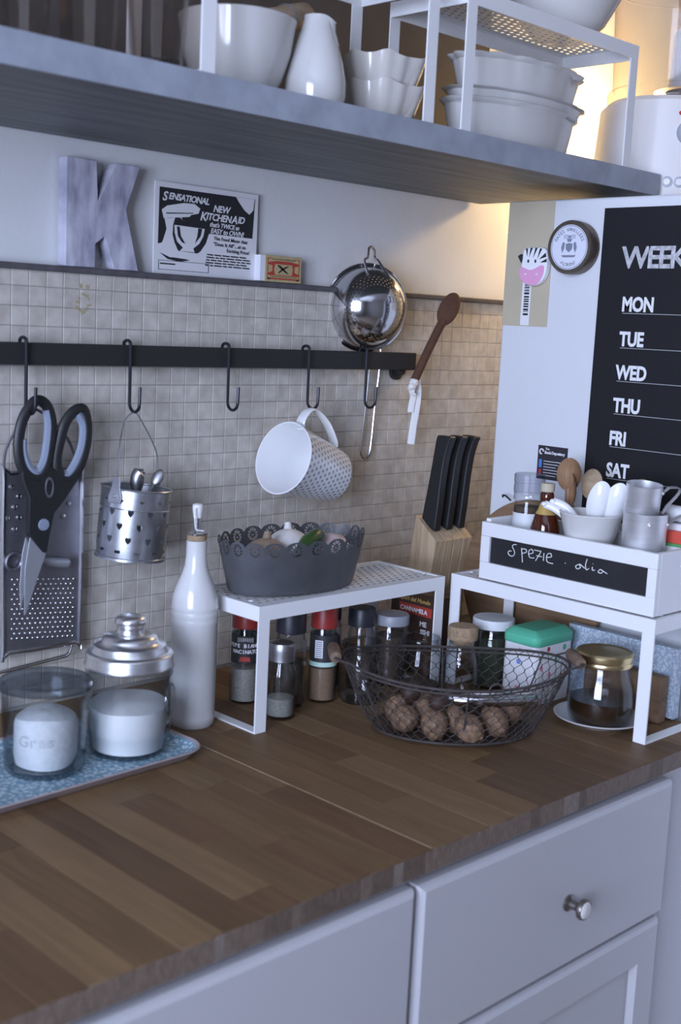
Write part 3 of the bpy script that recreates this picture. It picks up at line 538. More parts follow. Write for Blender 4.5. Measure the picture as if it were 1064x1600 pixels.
obj('bail', MB().tube(smooth([e1 + Vector((0, 0, -.002)), e1 + Vector((.004, .002, .035)), hk + Vector((-.017, -.003, -.012)), hk, hk + Vector((.016, .006, -.012)), e2 + Vector((-.004, -.002, .035)), e2 + Vector((0, 0, -.002))], 7), .0011, 8), 'zinc', B)
def spoon_mb(base, tip, w, l, r=.0022, face=(-.7, -.7, .2), dish=.35):
    base = Vector(base); tip = Vector(tip); d = (tip - base).normalized(); M = axisM(tip, d, face)
    mb = MB().tube([base, base.lerp(tip, .5), tip], [r, r * .9, r * 1.1], 8)
    return mb.ball(tip + d * l * .46, (w / 2, w / 2 * dish, l / 2), 16, 10, M=axisM((0, 0, 0), d, face))
t = Mb @ Vector((0, 0, BH))
obj_c = tag(obj('cutlery_handle', MB().tube(smooth([Mb @ Vector((.012, .0, .012)), t + Vector((-.003, -.004, .005)), t + Vector((.0015, -.006, .020))], 5), [.004] * 5 + [.009] * 3 + [.0095, .0085, .006], 14).ball(t + Vector((.0015, -.006, .021)), (.0062, .0062, .004)), 'brushed_steel'), 'steel conical cutlery end rising from the middle of the zinc bucket', 'cutlery')
tag(obj('teaspoon', spoon_mb(Mb @ Vector((-.012, .014, .012)), t + Vector((.030, .006, .001)), .015, .024), 'brushed_steel'), 'little steel spoon leaning over the bucket edge toward the mug', 'spoon')
# ---------------------------------------------------------------- dotted mug
rc = Vector((-.1637, -.060, .3110)); ma = Vector((-.955, -.05, .292)).normalized(); ML = .108; mb0 = rc - ma * ML
Mm = axisM(mb0, ma, (0, 1, 0)); MG = thing('mug', 'white mug printed with small blue dots hanging by its handle', 'mug', tuple(mb0))
obj('outside', MB().lathe([(.036, .0), (.0395, .002), (.041, .008), (.0465, .055), (.0525, ML - .002), (.0532, ML)], M=Mm, seg=64), 'mug_dots', MG)
obj('inside', MB().lathe([(0, .004), (.036, .004), (.0375, .008), (.0435, .055), (.0500, ML - .001), (.0512, ML + .0008), (.0525, ML + .0008), (.0532, ML - .0001)], M=Mm, seg=64).lathe([(0, .0005), (.036, 0)], M=Mm, seg=64), 'white_ceramic', MG)
side = Mm.to_3x3().inverted() @ Vector((0, 0, 1)); side.z = 0; side.normalize()
hd = [side * .0475 + Vector((0, 0, .088)), side * .060 + Vector((0, 0, .0915)), side * .077 + Vector((0, 0, .082)), side * .080 + Vector((0, 0, .066)), side * .070 + Vector((0, 0, .040)), side * .052 + Vector((0, 0, .018)), side * .0415 + Vector((0, 0, .012))]
wd = Mm.to_3x3() @ side.cross(Vector((0, 0, 1)))
obj('handle', MB().tube([Mm @ p for p in smooth(hd, 5)], (.0088, .0028), 12, flat=tuple(wd)), 'white_ceramic', MG)
# ---------------------------------------------------------------- colander resting on the rail
cc = Vector((.0285, -.0205, .5275)); ca = Vector((-.42, -.90, -.04)).normalized(); Mc = axisM(cc, ca); CR = .0655
CO = thing('colander', 'shiny steel colander propped on the rail end, hollow to the wall', 'colander', tuple(cc))
obj('bowl', MB().lathe([(CR - .004, .0)] + [((CR - .004) * math.cos(a), .052 * math.sin(a)) for a in [PI / 2 * i / 16 for i in range(1, 16)]] + [(.0001, .052)], M=Mc, seg=64), 'steel_colander', CO)
obj('rim', MB().lathe([(CR - .004, .0), (CR - .001, .0015), (CR + .0012, .0008), (CR + .0015, -.0015), (CR, -.003), (CR - .003, -.0012)], M=Mc, seg=64), 'mirror_steel', CO)
obj('loop', MB().tube(smooth([Mc @ Vector((-.012, CR * .76, .030)), Mc @ Vector((-.010, CR + .004, .006)), cc + Vector((-.008, -.006, .075)), cc + Vector((-.0045, -.004, .088)), cc + Vector((.003, -.003, .0905)), cc + Vector((.009, -.003, .085)), cc + Vector((.009, -.004, .075)), Mc @ Vector((.013, CR + .004, .006)), Mc @ Vector((.024, CR * .68, .030))], 5), .0020, 10), 'steel', CO)
obj('handle', MB().tube(smooth([(.0478, -.0165, .466), (.0473, -.0155, .4257), (.0442, -.0145, .3724), (.0393, -.0145, .3228), (.0382, -.0145, .3089), (.0430, -.0145, .2985), (.0505, -.0145, .2958), (.0572, -.0145, .3030), (.0607, -.0145, .3221), (.0642, -.0145, .3721), (.0687, -.0155, .4258), (.0690, -.0165, .466)], 5), .0019, 10), 'steel', CO)
# ---------------------------------------------------------------- brown spoon and ribbon at the rail end
sp = [(.1235, -.0400, .4170), (.1420, -.0440, .4560), (.1640, -.0480, .4980), (.1745, -.050, .516)]
dv = (Vector(sp[3]) - Vector(sp[0])).normalized()
SPN = thing('brown_spoon', 'dark brown felt spoon standing upright against the rail end', 'spoon', sp[0])
obj('handle', MB().tube(smooth(sp, 4), [.0068] * 13, 12), 'brown_felt', SPN)
obj('bowl', MB().ball(Vector(sp[3]) + dv * .019, (.0160, .0065, .029), 20, 14, M=axisM((0, 0, 0), dv, (.7, .7, 0))), 'brown_felt', SPN)
RBN = thing('ribbon', 'white satin ribbon knotted at the rail end with trailing tails', 'ribbon', (.122, -.042, .40))
def band(path, w, dirv): return MB().tube(smooth(path, 5), (w, .0004), 8, flat=dirv)
obj('knot', MB().ball((.1220, -.0420, .4155), (.0085, .0075, .0080), 14, 9, fn=lambda v: 1 + .13 * math.sin(5 * v.x + 7 * v.z)).ball((.1155, -.044, .4085), (.0075, .006, .0075), 12, 8, fn=lambda v: 1 + .15 * math.sin(6 * v.y + 5 * v.z)), 'ribbon', RBN)
rdir = (.71, -.70, 0)
obj('tail', band([(.128, -.042, .4200), (.1345, -.040, .402), (.1335, -.040, .380), (.1270, -.041, .348), (.1225, -.042, .3190)], .0055, rdir), 'ribbon', RBN)
obj('tail', band([(.126, -.0395, .4150), (.1285, -.037, .398), (.1245, -.037, .380), (.1230, -.037, .369)], .0048, rdir), 'ribbon', RBN)
obj('tail', band([(.118, -.045, .4110), (.112, -.047, .4025), (.1165, -.047, .3975), (.1100, -.047, .397)], .0040, rdir), 'ribbon', RBN)
# ---------------------------------------------------------------- perforated metal stands (two on the shelf, two on the worktop)
def stand(label, loc, rotz, L, D=.13, H=.16, group='white metal shelf inserts'):
    """local: length along +x, depth along +y, front left corner of the base at the origin"""
    R = Matrix.Translation(loc) @ Matrix.Rotation(rotz, 4, 'Z'); t = .0022; lw = .0175
    root = thing('shelf_insert', label, 'rack', tuple(R @ Vector((L / 2, D / 2, 0))), group)
    def T(mb): mb.v = [R @ p for p in mb.v]; return mb
    obj('top_plate', T(MB().add([(.006, .006, H - .001), (L - .006, .006, H - .001), (L - .006, D - .006, H - .001), (.006, D - .006, H - .001)], [(0, 1, 2, 3)], None, [[(0, 0), (1, 0), (1, 1), (0, 1)]])), 'white_perforated', root)
    m = MB(); f = .0185
    m.box((0, 0, H - f), (L, t, H)).box((0, D - t, H - f), (L, D, H)).box((0, t, H - f), (t, D - t, H)).box((L - t, t, H - f), (L, D - t, H))
    m.box((t, t, H - .0016), (.0062, D - t, H)).box((L - .0062, t, H - .0016), (L - t, D - t, H)).box((.0062, t, H - .0016), (L - .0062, .0062, H)).box((.0062, D - .0062, H - .0016), (L - .0062, D - t, H))
    obj('top_rim', T(m), 'white_enamel', root)
    for x in (0, L - lw):
        for y in (0, D - t): obj('leg', T(MB().box((x, y, .0002), (x + lw, y + t, H - f))), 'white_enamel', root)
    for x in (0, L - t):
        mb = MB().box((x, t, .0002), (x + t, lw, H - f)).box((x, D - lw, .0002), (x + t, D - t, H - f)) if False else None
        obj('foot_bar', T(MB().box((x if x == 0 else L - .014, t, .0002), (.014 if x == 0 else L, D - t, .0024))), 'white_enamel', root)
    for y in (.03, D - .03):
        for x in (.012, L - .012): obj('screw_stud', T(MB().lathe([(.0035, 0), (.003, .0012), (0, .0016)], (x, y, H), seg=10)), 'white_enamel', root)
    return root
stand('white metal shelf insert on the worktop carrying the grey planter', (-.3647, -.2526, 0), 0, .3413)
stand('white metal shelf insert on the worktop carrying the chalkboard crate', (.0016, -.243, 0), -PI / 2, .3295, .128)
stand('white metal shelf insert on the grey shelf around the mortar and pitcher', (-.5380, -.3325, ST), 0, .3465, H=.168)
stand('white metal shelf insert on the grey shelf over the oval dishes', (-.1405, -.3325, ST), 0, .372, .13, H=.166)
# ---------------------------------------------------------------- crockery on the wall shelf
z0 = ST + .0003
def tumbler(x, y, r, label):
    t = thing('tumbler', label, 'glass', (x, y, z0), 'tumblers on the shelf')
    obj('glass_wall', MB().lathe([(r * .80, 0), (r * .82, .004), (r * 1.1, .13), (r * 1.12, .131), (r * 1.07, .13), (r * .76, .014), (0, .013)], (x, y, z0), seg=16), 'smoke_glass', t, sharp=15)
    obj('glass_base', MB().lathe([(0, .0004), (r * .79, .0004), (r * .8, .011), (r * .74, .0125), (0, .0125)], (x, y, z0), seg=16), 'thick_glass', t, sharp=15)
tumbler(-.6821, -.24, .0285, 'faceted glass tumbler at the photograph edge, first of three on the shelf')
tumbler(-.6210, -.26, .0320, 'faceted glass tumbler between two others on the grey shelf')
tumbler(-.5500, -.275, .0320, 'faceted glass tumbler on the shelf next to the white mortar')
mo = thing('mortar', 'large white porcelain mortar behind the shelf insert leg', 'mortar', (-.3985, -.215, z0))
obj('bowl', MB().lathe([(.0, .0), (.034, 0), (.040, .006), (.052, .028), (.061, .055), (.0655, .084), (.0672, .0915), (.0655, .093), (.063, .091), (.058, .060), (.046, .030), (.03, .014), (0, .011)], (-.3985, -.215, z0), seg=64), 'porcelain', mo)
pe = thing('pestle', 'pale wooden pestle lying across the white mortar', 'pestle', (-.36, -.21, z0 + .085))
a = Vector((-.4000, -.228, z0 + .086)); b = Vector((-.270, -.190, z0 + .126)); d = (b - a).normalized(); Lp = (b - a).length
obj('shaft', MB().lathe([(0, 0), (.012, .001), (.0135, .01), (.013, Lp * .55), (.0145, Lp * .6), (.015, Lp * .93), (.011, Lp * .99), (0, Lp)], M=axisM(a, d), seg=24), 'pale_wood', pe)
obj('cord_ring', MB().lathe([(.0152, Lp * .62), (.0160, Lp * .63), (.0152, Lp * .64)], M=axisM(a, d), seg=24), 'ink_grey', pe, label='dark ring round the shaft')
px, py = -.3190, -.262
pt = thing('pitcher', 'white pear-shaped porcelain pitcher with small spout', 'pitcher', (px, py, z0))
def spout(a, i, r, z):
    k = max(0, math.cos(a + .9)) ** 6 * (1 if i >= 9 else .35 if i == 8 else 0); return r + .006 * k, z - .007 * k
obj('body', MB().lathe([(0, 0), (.026, 0), (.0325, .005), (.0352, .018), (.0350, .034), (.0310, .054), (.0250, .073), (.0190, .090), (.0160, .100), (.0160, .1045), (.0145, .104), (.0150, .095), (.02, .08), (0, .07)], (px, py, z0), seg=56, mod=spout), 'porcelain', pt)
def wavy_cup(z, label, lift):
    x, y = -.2010, -.245; t = thing('scalloped_cup', label, 'cup', (x, y, z), 'nested scalloped cups')
    def md(a, i, r, zz):
        f = min(i, 5) / 5 if i < 6 else 1; lip = max(0, math.cos(a + .75)) ** 10
        return r * (1 + .025 * f * math.cos(12 * a)) + .019 * lip * f, zz + f * (.0025 * math.cos(6 * a) - .011 * lip + .020 * max(0, math.cos(a + .75)) ** 40)
    obj('bowl', MB().lathe([(0, 0), (.024, 0), (.029, .004), (.036, .018), (.0405, .034), (.0425, .046), (.0432, .050), (.0415, .049), (.039, .036), (.03, .012), (0, .007)], (x, y, z), seg=72, mod=md), 'cream_ceramic', t)
wavy_cup(z0, 'lower of two nested cream scalloped cups on the shelf', 0); wavy_cup(z0 + .0325, 'upper of two nested cream scalloped cups on the shelf', 1)
def oval_dish(z, rx, ry, h, label, scal, x=.085, y=-.262, name='oval_dish', flare=.18):
    t = thing(name, label, 'dish', (x, y, z), 'oval white dishes in a stack')
    def md(a, i, r, zz):
        k = {4: .6, 5: 1, 6: 1, 7: .8}.get(i, .15 if i == 3 else 0)
        return r * (1 + scal * k * abs(math.cos(8 * a))), zz + scal * k * .022 * abs(math.cos(8 * a))
    p = [(0, 0), (.80, 0), (.845, .05), (.915, .60), (.935, .86), (.985, .93), (1.0, .97), (.975, 1.0), (.90, .7), (.80, .1), (0, .07)]
    obj('bowl', MB().lathe([(r, zz * h) for r, zz in p], (x, y, z), seg=96, sx=rx, sy=ry, mod=md), 'porcelain', t)
oval_dish(z0, .1290, .0590, .056, 'deep oval white dish at the bottom of the stack', .02, x=.0430)
oval_dish(z0 + .047, .1350, .0595, .022, 'shallow oval white dish in the middle of the stack', .02, x=.0520)
oval_dish(z0 + .060, .1240, .0580, .052, 'scalloped oval white dish with ruffled rim on top of the stack', .05, x=.0520)
bx, byy, bz = .150, -.258, ST + .1665
bb_ = thing('mixing_bowl', 'large white bowl on the upper shelf insert', 'bowl', (bx, byy, bz))
obj('bowl', MB().lathe([(0, 0), (.035, 0), (.040, .003), (.058, .020), (.078, .055), (.084, .095), (.082, .096), (.07, .05), (.03, .01), (0, .009)], (bx, byy, bz), seg=64), 'porcelain', bb_)
# ---------------------------------------------------------------- food processor on the fridge
fx, fy, fz = .4400, -.2750, FZ + .0003
FP = thing('food_processor', 'white food processor with clear bowl standing on the fridge', 'food processor', (fx, fy, fz))
sq = lambda p: (lambda a, i, r, z: (r * (abs(math.cos(a - .785)) ** p + abs(math.sin(a - .785)) ** p) ** (-1 / p), z))
obj('base', MB().lathe([(0, 0), (.122, 0), (.126, .006), (.124, .05), (.119, .10), (.115, .160), (.108, .167), (0, .168)], (fx, fy, fz), seg=72, mod=sq(2.6)), 'fp_white', FP)
obj('collar', MB().lathe([(.100, 0.1675), (.108, 0.1690), (.109, 0.1820), (.106, 0.1880), (.102, 0.1885)], (fx, fy, fz), seg=64), 'clear_plastic', FP)
obj('bowl', MB().lathe([(.100, .1886), (.1015, .1920), (.107, .3120), (.109, .3420)], (fx, fy, fz), seg=64), 'clear_plastic', FP)
obj('hub', MB().lathe([(.06, 0.1900), (.042, 0.1905), (.0385, 0.2020), (.036, 0.2770), (.030, 0.2840), (0, .285)], (fx + .012, fy - .018, fz), seg=48), 'fp_grey', FP)
obj('lid', MB().lathe([(.108, 0.3445), (.112, 0.3446), (.112, 0.3520), (.10, 0.3640), (.05, 0.3700), (0, .370)], (fx, fy, fz), seg=64), 'clear_plastic', FP)
obj('feed_tube', MB().lathe([(.032, 0.2820), (.034, 0.3699), (.034, 0.4320), (.031, 0.4320), (.030, 0.2820)], (fx + .012, fy - .018, fz), seg=40), 'clear_plastic', FP)
def fpp(deg, z, rad):
    a = math.radians(deg); f = (abs(math.cos(a - .785)) ** 2.6 + abs(math.sin(a - .785)) ** 2.6) ** (-1 / 2.6)
    return axisM((fx + rad * f * math.cos(a), fy + rad * f * math.sin(a), z), (math.cos(a), math.sin(a), .06))
kd = obj('dial', MB().lathe([(0, .015), (.015, .014), (.018, .011), (.019, -.004)], M=fpp(-139, fz + .112, .1185), seg=36), 'fp_grey', FP)
obj('dial_grip', MB().box((-.003, -.015, .0145), (.003, .015, .0185), fpp(-139, fz + .112, .1185)), 'fp_grey', kd)
obj('dial_dot', MB().ball(tuple(fpp(-146, fz + .140, .1175).translation), .0030, 10, 6), 'red_dot', FP)
for dg in (-151.5, -143.5):
    M_ = fpp(dg, fz + .0400, .1240)
    bt = obj('button', MB().lathe([(0, .0030), (.0048, .0028), (.0058, .0006)], M=M_, seg=20), 'fp_white', FP); obj('button_ring', MB().lathe([(.0060, .0012), (.0082, .001), (.0088, -.003)], M=M_, seg=20), 'fp_grey', bt)
# ---------------------------------------------------------------- on the fridge side panel
env = thing('kraft_envelope', 'kraft brown paper envelope with barcode pinned at the fridge edge', 'envelope', (FX, -.22, .51))
obj('paper', MB().box((FX - .0012, -.2610, .5113), (FX - .0002, FB - .001, .6905)), 'kraft', env)
stp = obj('barcode_strip', MB().box((FX - .0015, -.2290, .5125), (FX - .00125, -.2130, .5900)), 'paper_white', env)
bc = MB(); zz = .5270; r = random.Random(2)
while zz < .575: h = r.uniform(.0008, .0032); bc.box((FX - .0017, -.2262, zz), (FX - .00155, -.2172, zz + h)); zz += h + r.uniform(.0008, .0022)
obj('barcode', bc, 'ink_black', stp, kind='stuff')
ZB = thing('zebra_magnet', 'zebra head magnet with pink muzzle over the kraft envelope', 'magnet', (FX - .012, -.233, .572))
def side_poly(pts, x, d, cy, cz, s, flip=-1): return MB().ext([(x, cy + flip * u * s, cz + v * s) for u, v in pts], (d, 0, 0))
zc = (-.2370, .5975); zs = .0255
head = smooth([(-.70, .95, 0), (0, 1.05, 0), (.80, .95, 0), (.98, .2, 0), (.85, -.55, 0), (.45, -1.0, 0), (-.2, -1.08, 0), (-.72, -.80, 0), (-.85, -.2, 0), (-.78, .4, 0)], 4, True)
obj('head', side_poly([(p.x, p.y) for p in head], FX - .0125, .0105, *zc, zs), 'zebra_white', ZB, bevel=.002)
obj('muzzle', side_poly([(p.x, p.y) for p in smooth([(-.80, -.05, 0), (-.1, -.22, 0), (.72, .05, 0), (.80, -.45, 0), (.42, -.98, 0), (-.2, -1.04, 0), (-.72, -.78, 0), (-.88, -.4, 0)], 4, True)], FX - .0140, .0015, *zc, zs), 'pink', ZB, bevel=.0006)
sp_ = MB()
for p in ([(-.55, .98), (-.40, 1.0), (-.42, .55)], [(-.22, 1.02), (-.06, 1.03), (-.28, .5)], [(.12, 1.03), (.28, 1.02), (.0, .45)], [(.44, .99), (.6, .97), (.30, .40)], [(.86, .75), (.92, .52), (.42, .38)], [(.95, .42), (.96, .22), (.5, .2)]): sp_.v += []; sp_.ext([(FX - .0125, zc[0] - u * zs, zc[1] + v * zs) for u, v in p], (-.0003, 0, 0))
obj('stripes', sp_, 'ink_black', ZB)
obj('ear', side_poly([(-1.18, .58), (-.95, .70), (-.72, .55), (-.74, .28), (-.92, .18)], FX - .0105, .006, *zc, zs), 'ink_black', ZB, bevel=.001, label='black outlined ear')
for u in (-.32, .18): obj('eye', MB().ball((FX - .0127, zc[0] - u * zs, zc[1] + .28 * zs), (.0006, .0018, .0026), 10, 6), 'ink_black', ZB)
for u in (-.42, .36): obj('nostril', MB().ball((FX - .0142, zc[0] - u * zs, zc[1] - .45 * zs), (.0005, .0019, .0014), 10, 6), 'zebra_white', ZB)
TN = thing('tin_magnet', 'round bronze tin lid with crest stuck on the fridge', 'tin', (FX - .01, -.318, .584)); tcx, ty, tz = FX - .0235, -.3020, .6230; TR = .0365
Mt = axisM((FX - .0003, ty - .004, tz), (-1, 0, 0), (0, 0, 1))
obj('tin', MB().lathe([(TR * .96, 0), (TR, .002), (TR, .009), (TR * .985, .0105), (TR * 1.02, .0115), (TR * 1.02, .0215), (TR * .985, .0235), (TR * .87, .0238), (TR * .86, .0228), (0, .0227)], M=Mt, seg=64), 'tin_bronze', TN)
obj('paper_face', MB().lathe([(0, .0229), (TR * .85, .0229)], M=Mt, seg=64), 'tin_face', TN)
obj('printed_ring', MB().lathe([(TR * .795, .0230), (TR * .82, .0230)], M=Mt, seg=64), 'ink_grey', TN)
tf = MB(); Mo = onside(FX - .0003 - .0230, ty - .004, tz)
def arctext(s, rad, a_mid, step, size, inward=False):
    n = len(s)
    for i, chh in enumerate(s):
        a = a_mid + ((n - 1) / 2 - i) * step * (-1 if inward else 1)
        rot = a - PI / 2 if not inward else a + PI / 2
        text_mb(chh, size, Mo @ Matrix.Translation((rad * math.cos(a), rad * math.sin(a), 0)) @ Matrix.Rotation(rot, 4, 'Z'), bold=.0001, ext=.0001, align='CENTER', mb=tf)
arctext('PATES VANILLEES', TR * .60, PI / 2, .165, .0072); arctext('FLORENT', TR * .72, -PI / 2, .155, .0064, True)
for p in ([(-.16, .12), (0, .16), (.16, .12), (.14, -.08), (0, -.2), (-.14, -.08)], [(-.30, .20), (-.20, .16), (-.22, -.05), (-.30, -.22), (-.36, -.02)], [(.30, .20), (.20, .16), (.22, -.05), (.30, -.22), (.36, -.02)], [(-.12, .32), (.12, .32), (.08, .20), (-.08, .20)], [(-.34, -.30), (.34, -.30), (.26, -.38), (-.26, -.38)], [(-.06, .44), (.06, .44), (.06, .34), (-.06, .34)]):
    tf.ext([Mo @ Vector((u * TR, v * TR, 0)) for u, v in p], (-.0001, 0, 0))
for a_, b_ in ((-.28, .40), (.06, .40)): 
    for k in range(3): tf.ext([Mo @ Vector(((a_ + (.22 if i in (1, 2) else 0)) * TR, (.46 - .055 * k - (.02 if i > 1 else 0)) * TR, 0)) for i in range(4)], (-.0001, 0, 0))
obj('crest_print', tf, 'ink_grey', TN)
PO = thing('wall_planner', 'black weekly planner sheet on the fridge with days in white', 'poster', (FX - .001, -.5, .25))
obj('sheet', MB().box((FX - .0012, -.665, .2450), (FX - .0002, -.3456, .6772)), 'poster_black', PO)
tx = MB(); text_mb('WEEK', .0400, onside(FX - .0013, -.3800, .5965), bold=.0011, ext=.0001, space=.86, mb=tx); obj('heading', tx, 'letter_grey', PO)
for s, y, z in (('MON', -.3855, .5378), ('TUE', -.3862, .4905), ('WED', -.3850, .4446), ('THU', -.3848, .3991), ('FRI', -.3825, .3530), ('SAT', -.3820, .3082), ('SUN', -.3815, .2630)):
    tx = MB(); text_mb(s, .0268, onside(FX - .0013, y, z) @ Matrix.Diagonal((.80, 1, 1, 1)), bold=.0010, ext=.0001, space=.97, mb=tx); obj('day_name', tx, 'chalk_white', PO)
    obj('rule_line', MB().box((FX - .0014, -.655, z - .0036), (FX - .00125, y - .0018, z - .0029)), 'thin_line', PO)
CD = thing('bookshop_card', 'small dark card with round white logo behind the mill', 'card', (FX - .001, -.288, .29))
obj('card', MB().box((FX - .0012, -.3145, .2900), (FX - .0002, -.2625, .3395)), 'card_dark', CD)
tx = MB(); text_mb('The', .0045, onside(FX - .0013, -.2755, .3335), bold=.0001, ext=.0001, mb=tx); text_mb('Book Depository', .0058, onside(FX - .0013, -.2745, .3278), bold=.0002, ext=.0001, space=.88, mb=tx)
tx.tube([Vector((FX - .0014, -.2690 - .0032 * math.cos(a), .3305 + .0036 * math.sin(a))) for a in [i * .5 for i in range(11)]], .0011, 6)
for k in range(6): tx.box((FX - .0014, -.2740 - .030 + .004 * (k % 3), .3165 - .0042 * k), (FX - .00125, -.2740, .3173 - .0042 * k))
obj('lettering', tx, 'paper_white', CD)
obj('blue_block', MB().box((FX - .0014, -.2705, .3070), (FX - .00125, -.2655, .3190)), 'print_blue', CD); obj('red_block', MB().box((FX - .0014, -.2705, .2960), (FX - .00125, -.2655, .3045)), 'print_red', CD)
# ---------------------------------------------------------------- tray, glass jars, oil bottle
TR_ = thing('floral_tray', 'blue floral serving tray with a pink rim under the jars', 'tray', (-.65, -.20, 0))
def rrect(x0, x1, y0, y1, r, z, n=6):
    out = []
    for cx_, cy_, a in ((x1 - r, y0 + r, -PI / 2), (x1 - r, y1 - r, 0), (x0 + r, y1 - r, PI / 2), (x0 + r, y0 + r, PI)):
        out += [Vector((cx_ + r * math.cos(a + PI / 2 * i / n), cy_ + r * math.sin(a + PI / 2 * i / n), z)) for i in range(n + 1)]
    return out
Rt = Matrix.Translation((-.453, -.28, 0)) @ Matrix.Rotation(.045, 4, 'Z')
def traymb(seq):
    mb = MB(); rings = [[Rt @ p for p in rrect(-.45 + i, -i, i, .175 - i, max(.002, .035 - i), z)] for i, z in seq]; n = len(rings[0])
    mb.v = [p for r_ in rings for p in r_]; mb.f = [[k * n + j, k * n + (j + 1) % n, (k + 1) * n + (j + 1) % n, (k + 1) * n + j] for k in range(len(rings) - 1) for j in range(n)]
    return mb, n
mb, n = traymb([(.004, .0105), (.012, .0040), (.020, .0030)]); mb.f.append([2 * n + j for j in range(n)]); obj('floor', mb, 'tray_floral', TR_)
mb, n = traymb([(.0041, .0106), (.0, .0122), (-.0012, .0112), (.0005, .0098), (.010, .0006), (.018, .0002)]); mb.f.append([5 * n + j for j in range(n)][::-1]); obj('rim', mb, 'tray_rim', TR_)
tz0 = .0034
wx, wy = -.6290, -.2080
WK = thing('weck_jar' if False else 'canning_jar', 'tapered glass canning jar with flat glass lid on the tray', 'jar', (wx, wy, tz0))
obj('jar', MB().lathe([(0, .001), (.040, .001), (.0435, .006), (.0450, .04), (.0478, .082), (.0500, .088), (.0500, .094), (.0478, .095), (.0465, .085), (.043, .04), (.0410, .008), (0, .007)], (wx, wy, tz0), seg=64), 'thick_glass', WK)
obj('lid', MB().lathe([(0, .099), (.034, .0985), (.0420, .1015), (.0490, .1020), (.0515, .0985), (.0515, .0955), (.0478, .0951), (0, .0950)], (wx, wy, tz0), seg=64), 'lid_glass', WK)
lt = MB()
for i, c_ in enumerate('Gras'):
    a = math.radians(-150 + 0) + (i - 0) * .22; text_mb(c_, .017, axisM((wx + .0452 * math.cos(a), wy + .0452 * math.sin(a), tz0 + .040), (math.cos(a), math.sin(a), 0), (0, 0, 1)) @ Matrix.Rotation(0, 4, 'Z'), bold=.0002, ext=.0004, align='CENTER', mb=lt)
obj('embossed_lettering', lt, 'thick_glass', WK, label='raised clear lettering on the glass')
sl = random.Random(4)
tag(obj('salt', MB().lathe([(0, 0), (.031, 0), (.034, .01), (.0345, .045), (.032, .054), (.022, .058), (.010, .061), (0, .060)], (wx, wy, tz0 + .0085), seg=40, mod=lambda a, i, r, z: (r * (1 + .04 * math.sin(3 * a + i)), z + (.002 * math.sin(2 * a) if 3 < i < 6 else 0))), 'salt'), 'block of white salt inside the flat-lidded canning jar', 'salt')
jx, jy = -.5235, -.2131
J = thing('biscuit_jar', 'glass storage jar with stepped aluminium lid and knob', 'jar', (jx, jy, tz0))
obj('jar', MB().lathe([(0, .001), (.040, .001), (.0440, .005), (.0450, .020), (.0480, .026), (.0485, .031), (.0480, .036), (.0482, .080), (.0475, .089), (.0500, .094), (.0500, .100), (.0470, .101), (.0462, .088), (.0465, .036), (.0435, .022), (.042, .007), (0, .006)], (jx, jy, tz0), seg=64), 'thick_glass', J)
obj('lid', MB().lathe([(.0475, .1015), (.0510, .1020), (.0515, .1050), (.0500, .1075), (.0500, .1160), (.0485, .1185), (.0440, .1195), (.0425, .1225), (.0410, .1270), (.0330, .1295), (.0315, .1330), (.0300, .1365), (.0205, .1395), (.0165, .1400)], (jx, jy, tz0), seg=64), 'aluminium', J, sharp=50)
obj('knob', MB().lathe([(.0160, .1401), (.0155, .1440), (.0152, .1480), (.0172, .1500), (.0178, .1540), (.0160, .1580), (.0100, .1605), (0, .1610)], (jx, jy, tz0), seg=48), 'aluminium', J, sharp=50)
obj('crest_ring', MB().tube([Vector((jx + .0490 * math.cos(a), jy + .0490 * math.sin(a), tz0 + .066)) + Vector((-.0160 * math.sin(a) * math.cos(t), .0160 * math.cos(a) * math.cos(t), .0175 * math.sin(t))) for a in (-.95,) for t in [2 * PI * i / 28 for i in range(28)]], .0016, 8, True), 'thick_glass', J, label='raised oval seal moulded on the glass')
tag(obj('flour', MB().lathe([(0, 0), (.0400, 0), (.0412, .014), (.0445, .028), (.0452, .047), (.0446, .0505), (.025, .0535), (0, .0535)], (jx, jy, tz0 + .0068), seg=48, mod=lambda a, i, r, z: (r, z + ((.0055 * math.sin(a + .6) + .0012 * math.sin(5 * a)) * {3: 1, 4: .8, 5: .45}.get(i, 0)))), 'flour'), 'white flour half filling the aluminium-lidded jar', 'flour')
ox, oy = -.4011, -.1736
O = thing('oil_bottle', 'tall white ceramic oil bottle with cork and steel pourer', 'bottle', (ox, oy, .0002))
obj('body', MB().lathe([(0, 0), (.0255, 0), (.0278, .003), (.0284, .012), (.0284, .130), (.0292, .1325), (.0284, .136), (.0284, .139), (.0292, .1415), (.0284, .145), (.0284, .148), (.0292, .1505), (.0282, .154), (.0276, .163), (.0235, .176), (.0175, .190), (.0140, .201), (.0128, .214), (.0125, .231), (.0130, .2325), (.010, .2330), (0, .2325)], (ox, oy, .0002), seg=56), 'shaded_ceramic', O)  # white ceramic greyed, the bottle's shade is put into its colour
obj('cork', MB().lathe([(.0, .2332), (.0118, .2332), (.0122, .2395), (0, .2396)], (ox, oy, .0002), seg=28), 'cork', O)
obj('pourer', MB().lathe([(0, .2397), (.0120, .2397), (.0124, .2420), (.0080, .2432), (.0042, .2445), (.0044, .2600), (0, .2600)], (ox, oy, .0002), seg=28), 'steel', O)
cp_ = obj('stopper', MB().lathe([(0, .2602), (.0050, .2602), (.0054, .2640), (.0066, .2720), (.0064, .2762), (.0045, .2775), (0, .2776)], (ox, oy, .0002), seg=24), 'white_plastic', O)
obj('strap', MB().tube(smooth([(ox - .0035, oy - .0035, .2745), (ox - .0085, oy - .006, .2690), (ox - .0090, oy - .007, .2560), (ox - .0055, oy - .006, .2470), (ox + .003, oy - .009, .2452)], 5), .0009, 8), 'white_plastic', cp_)
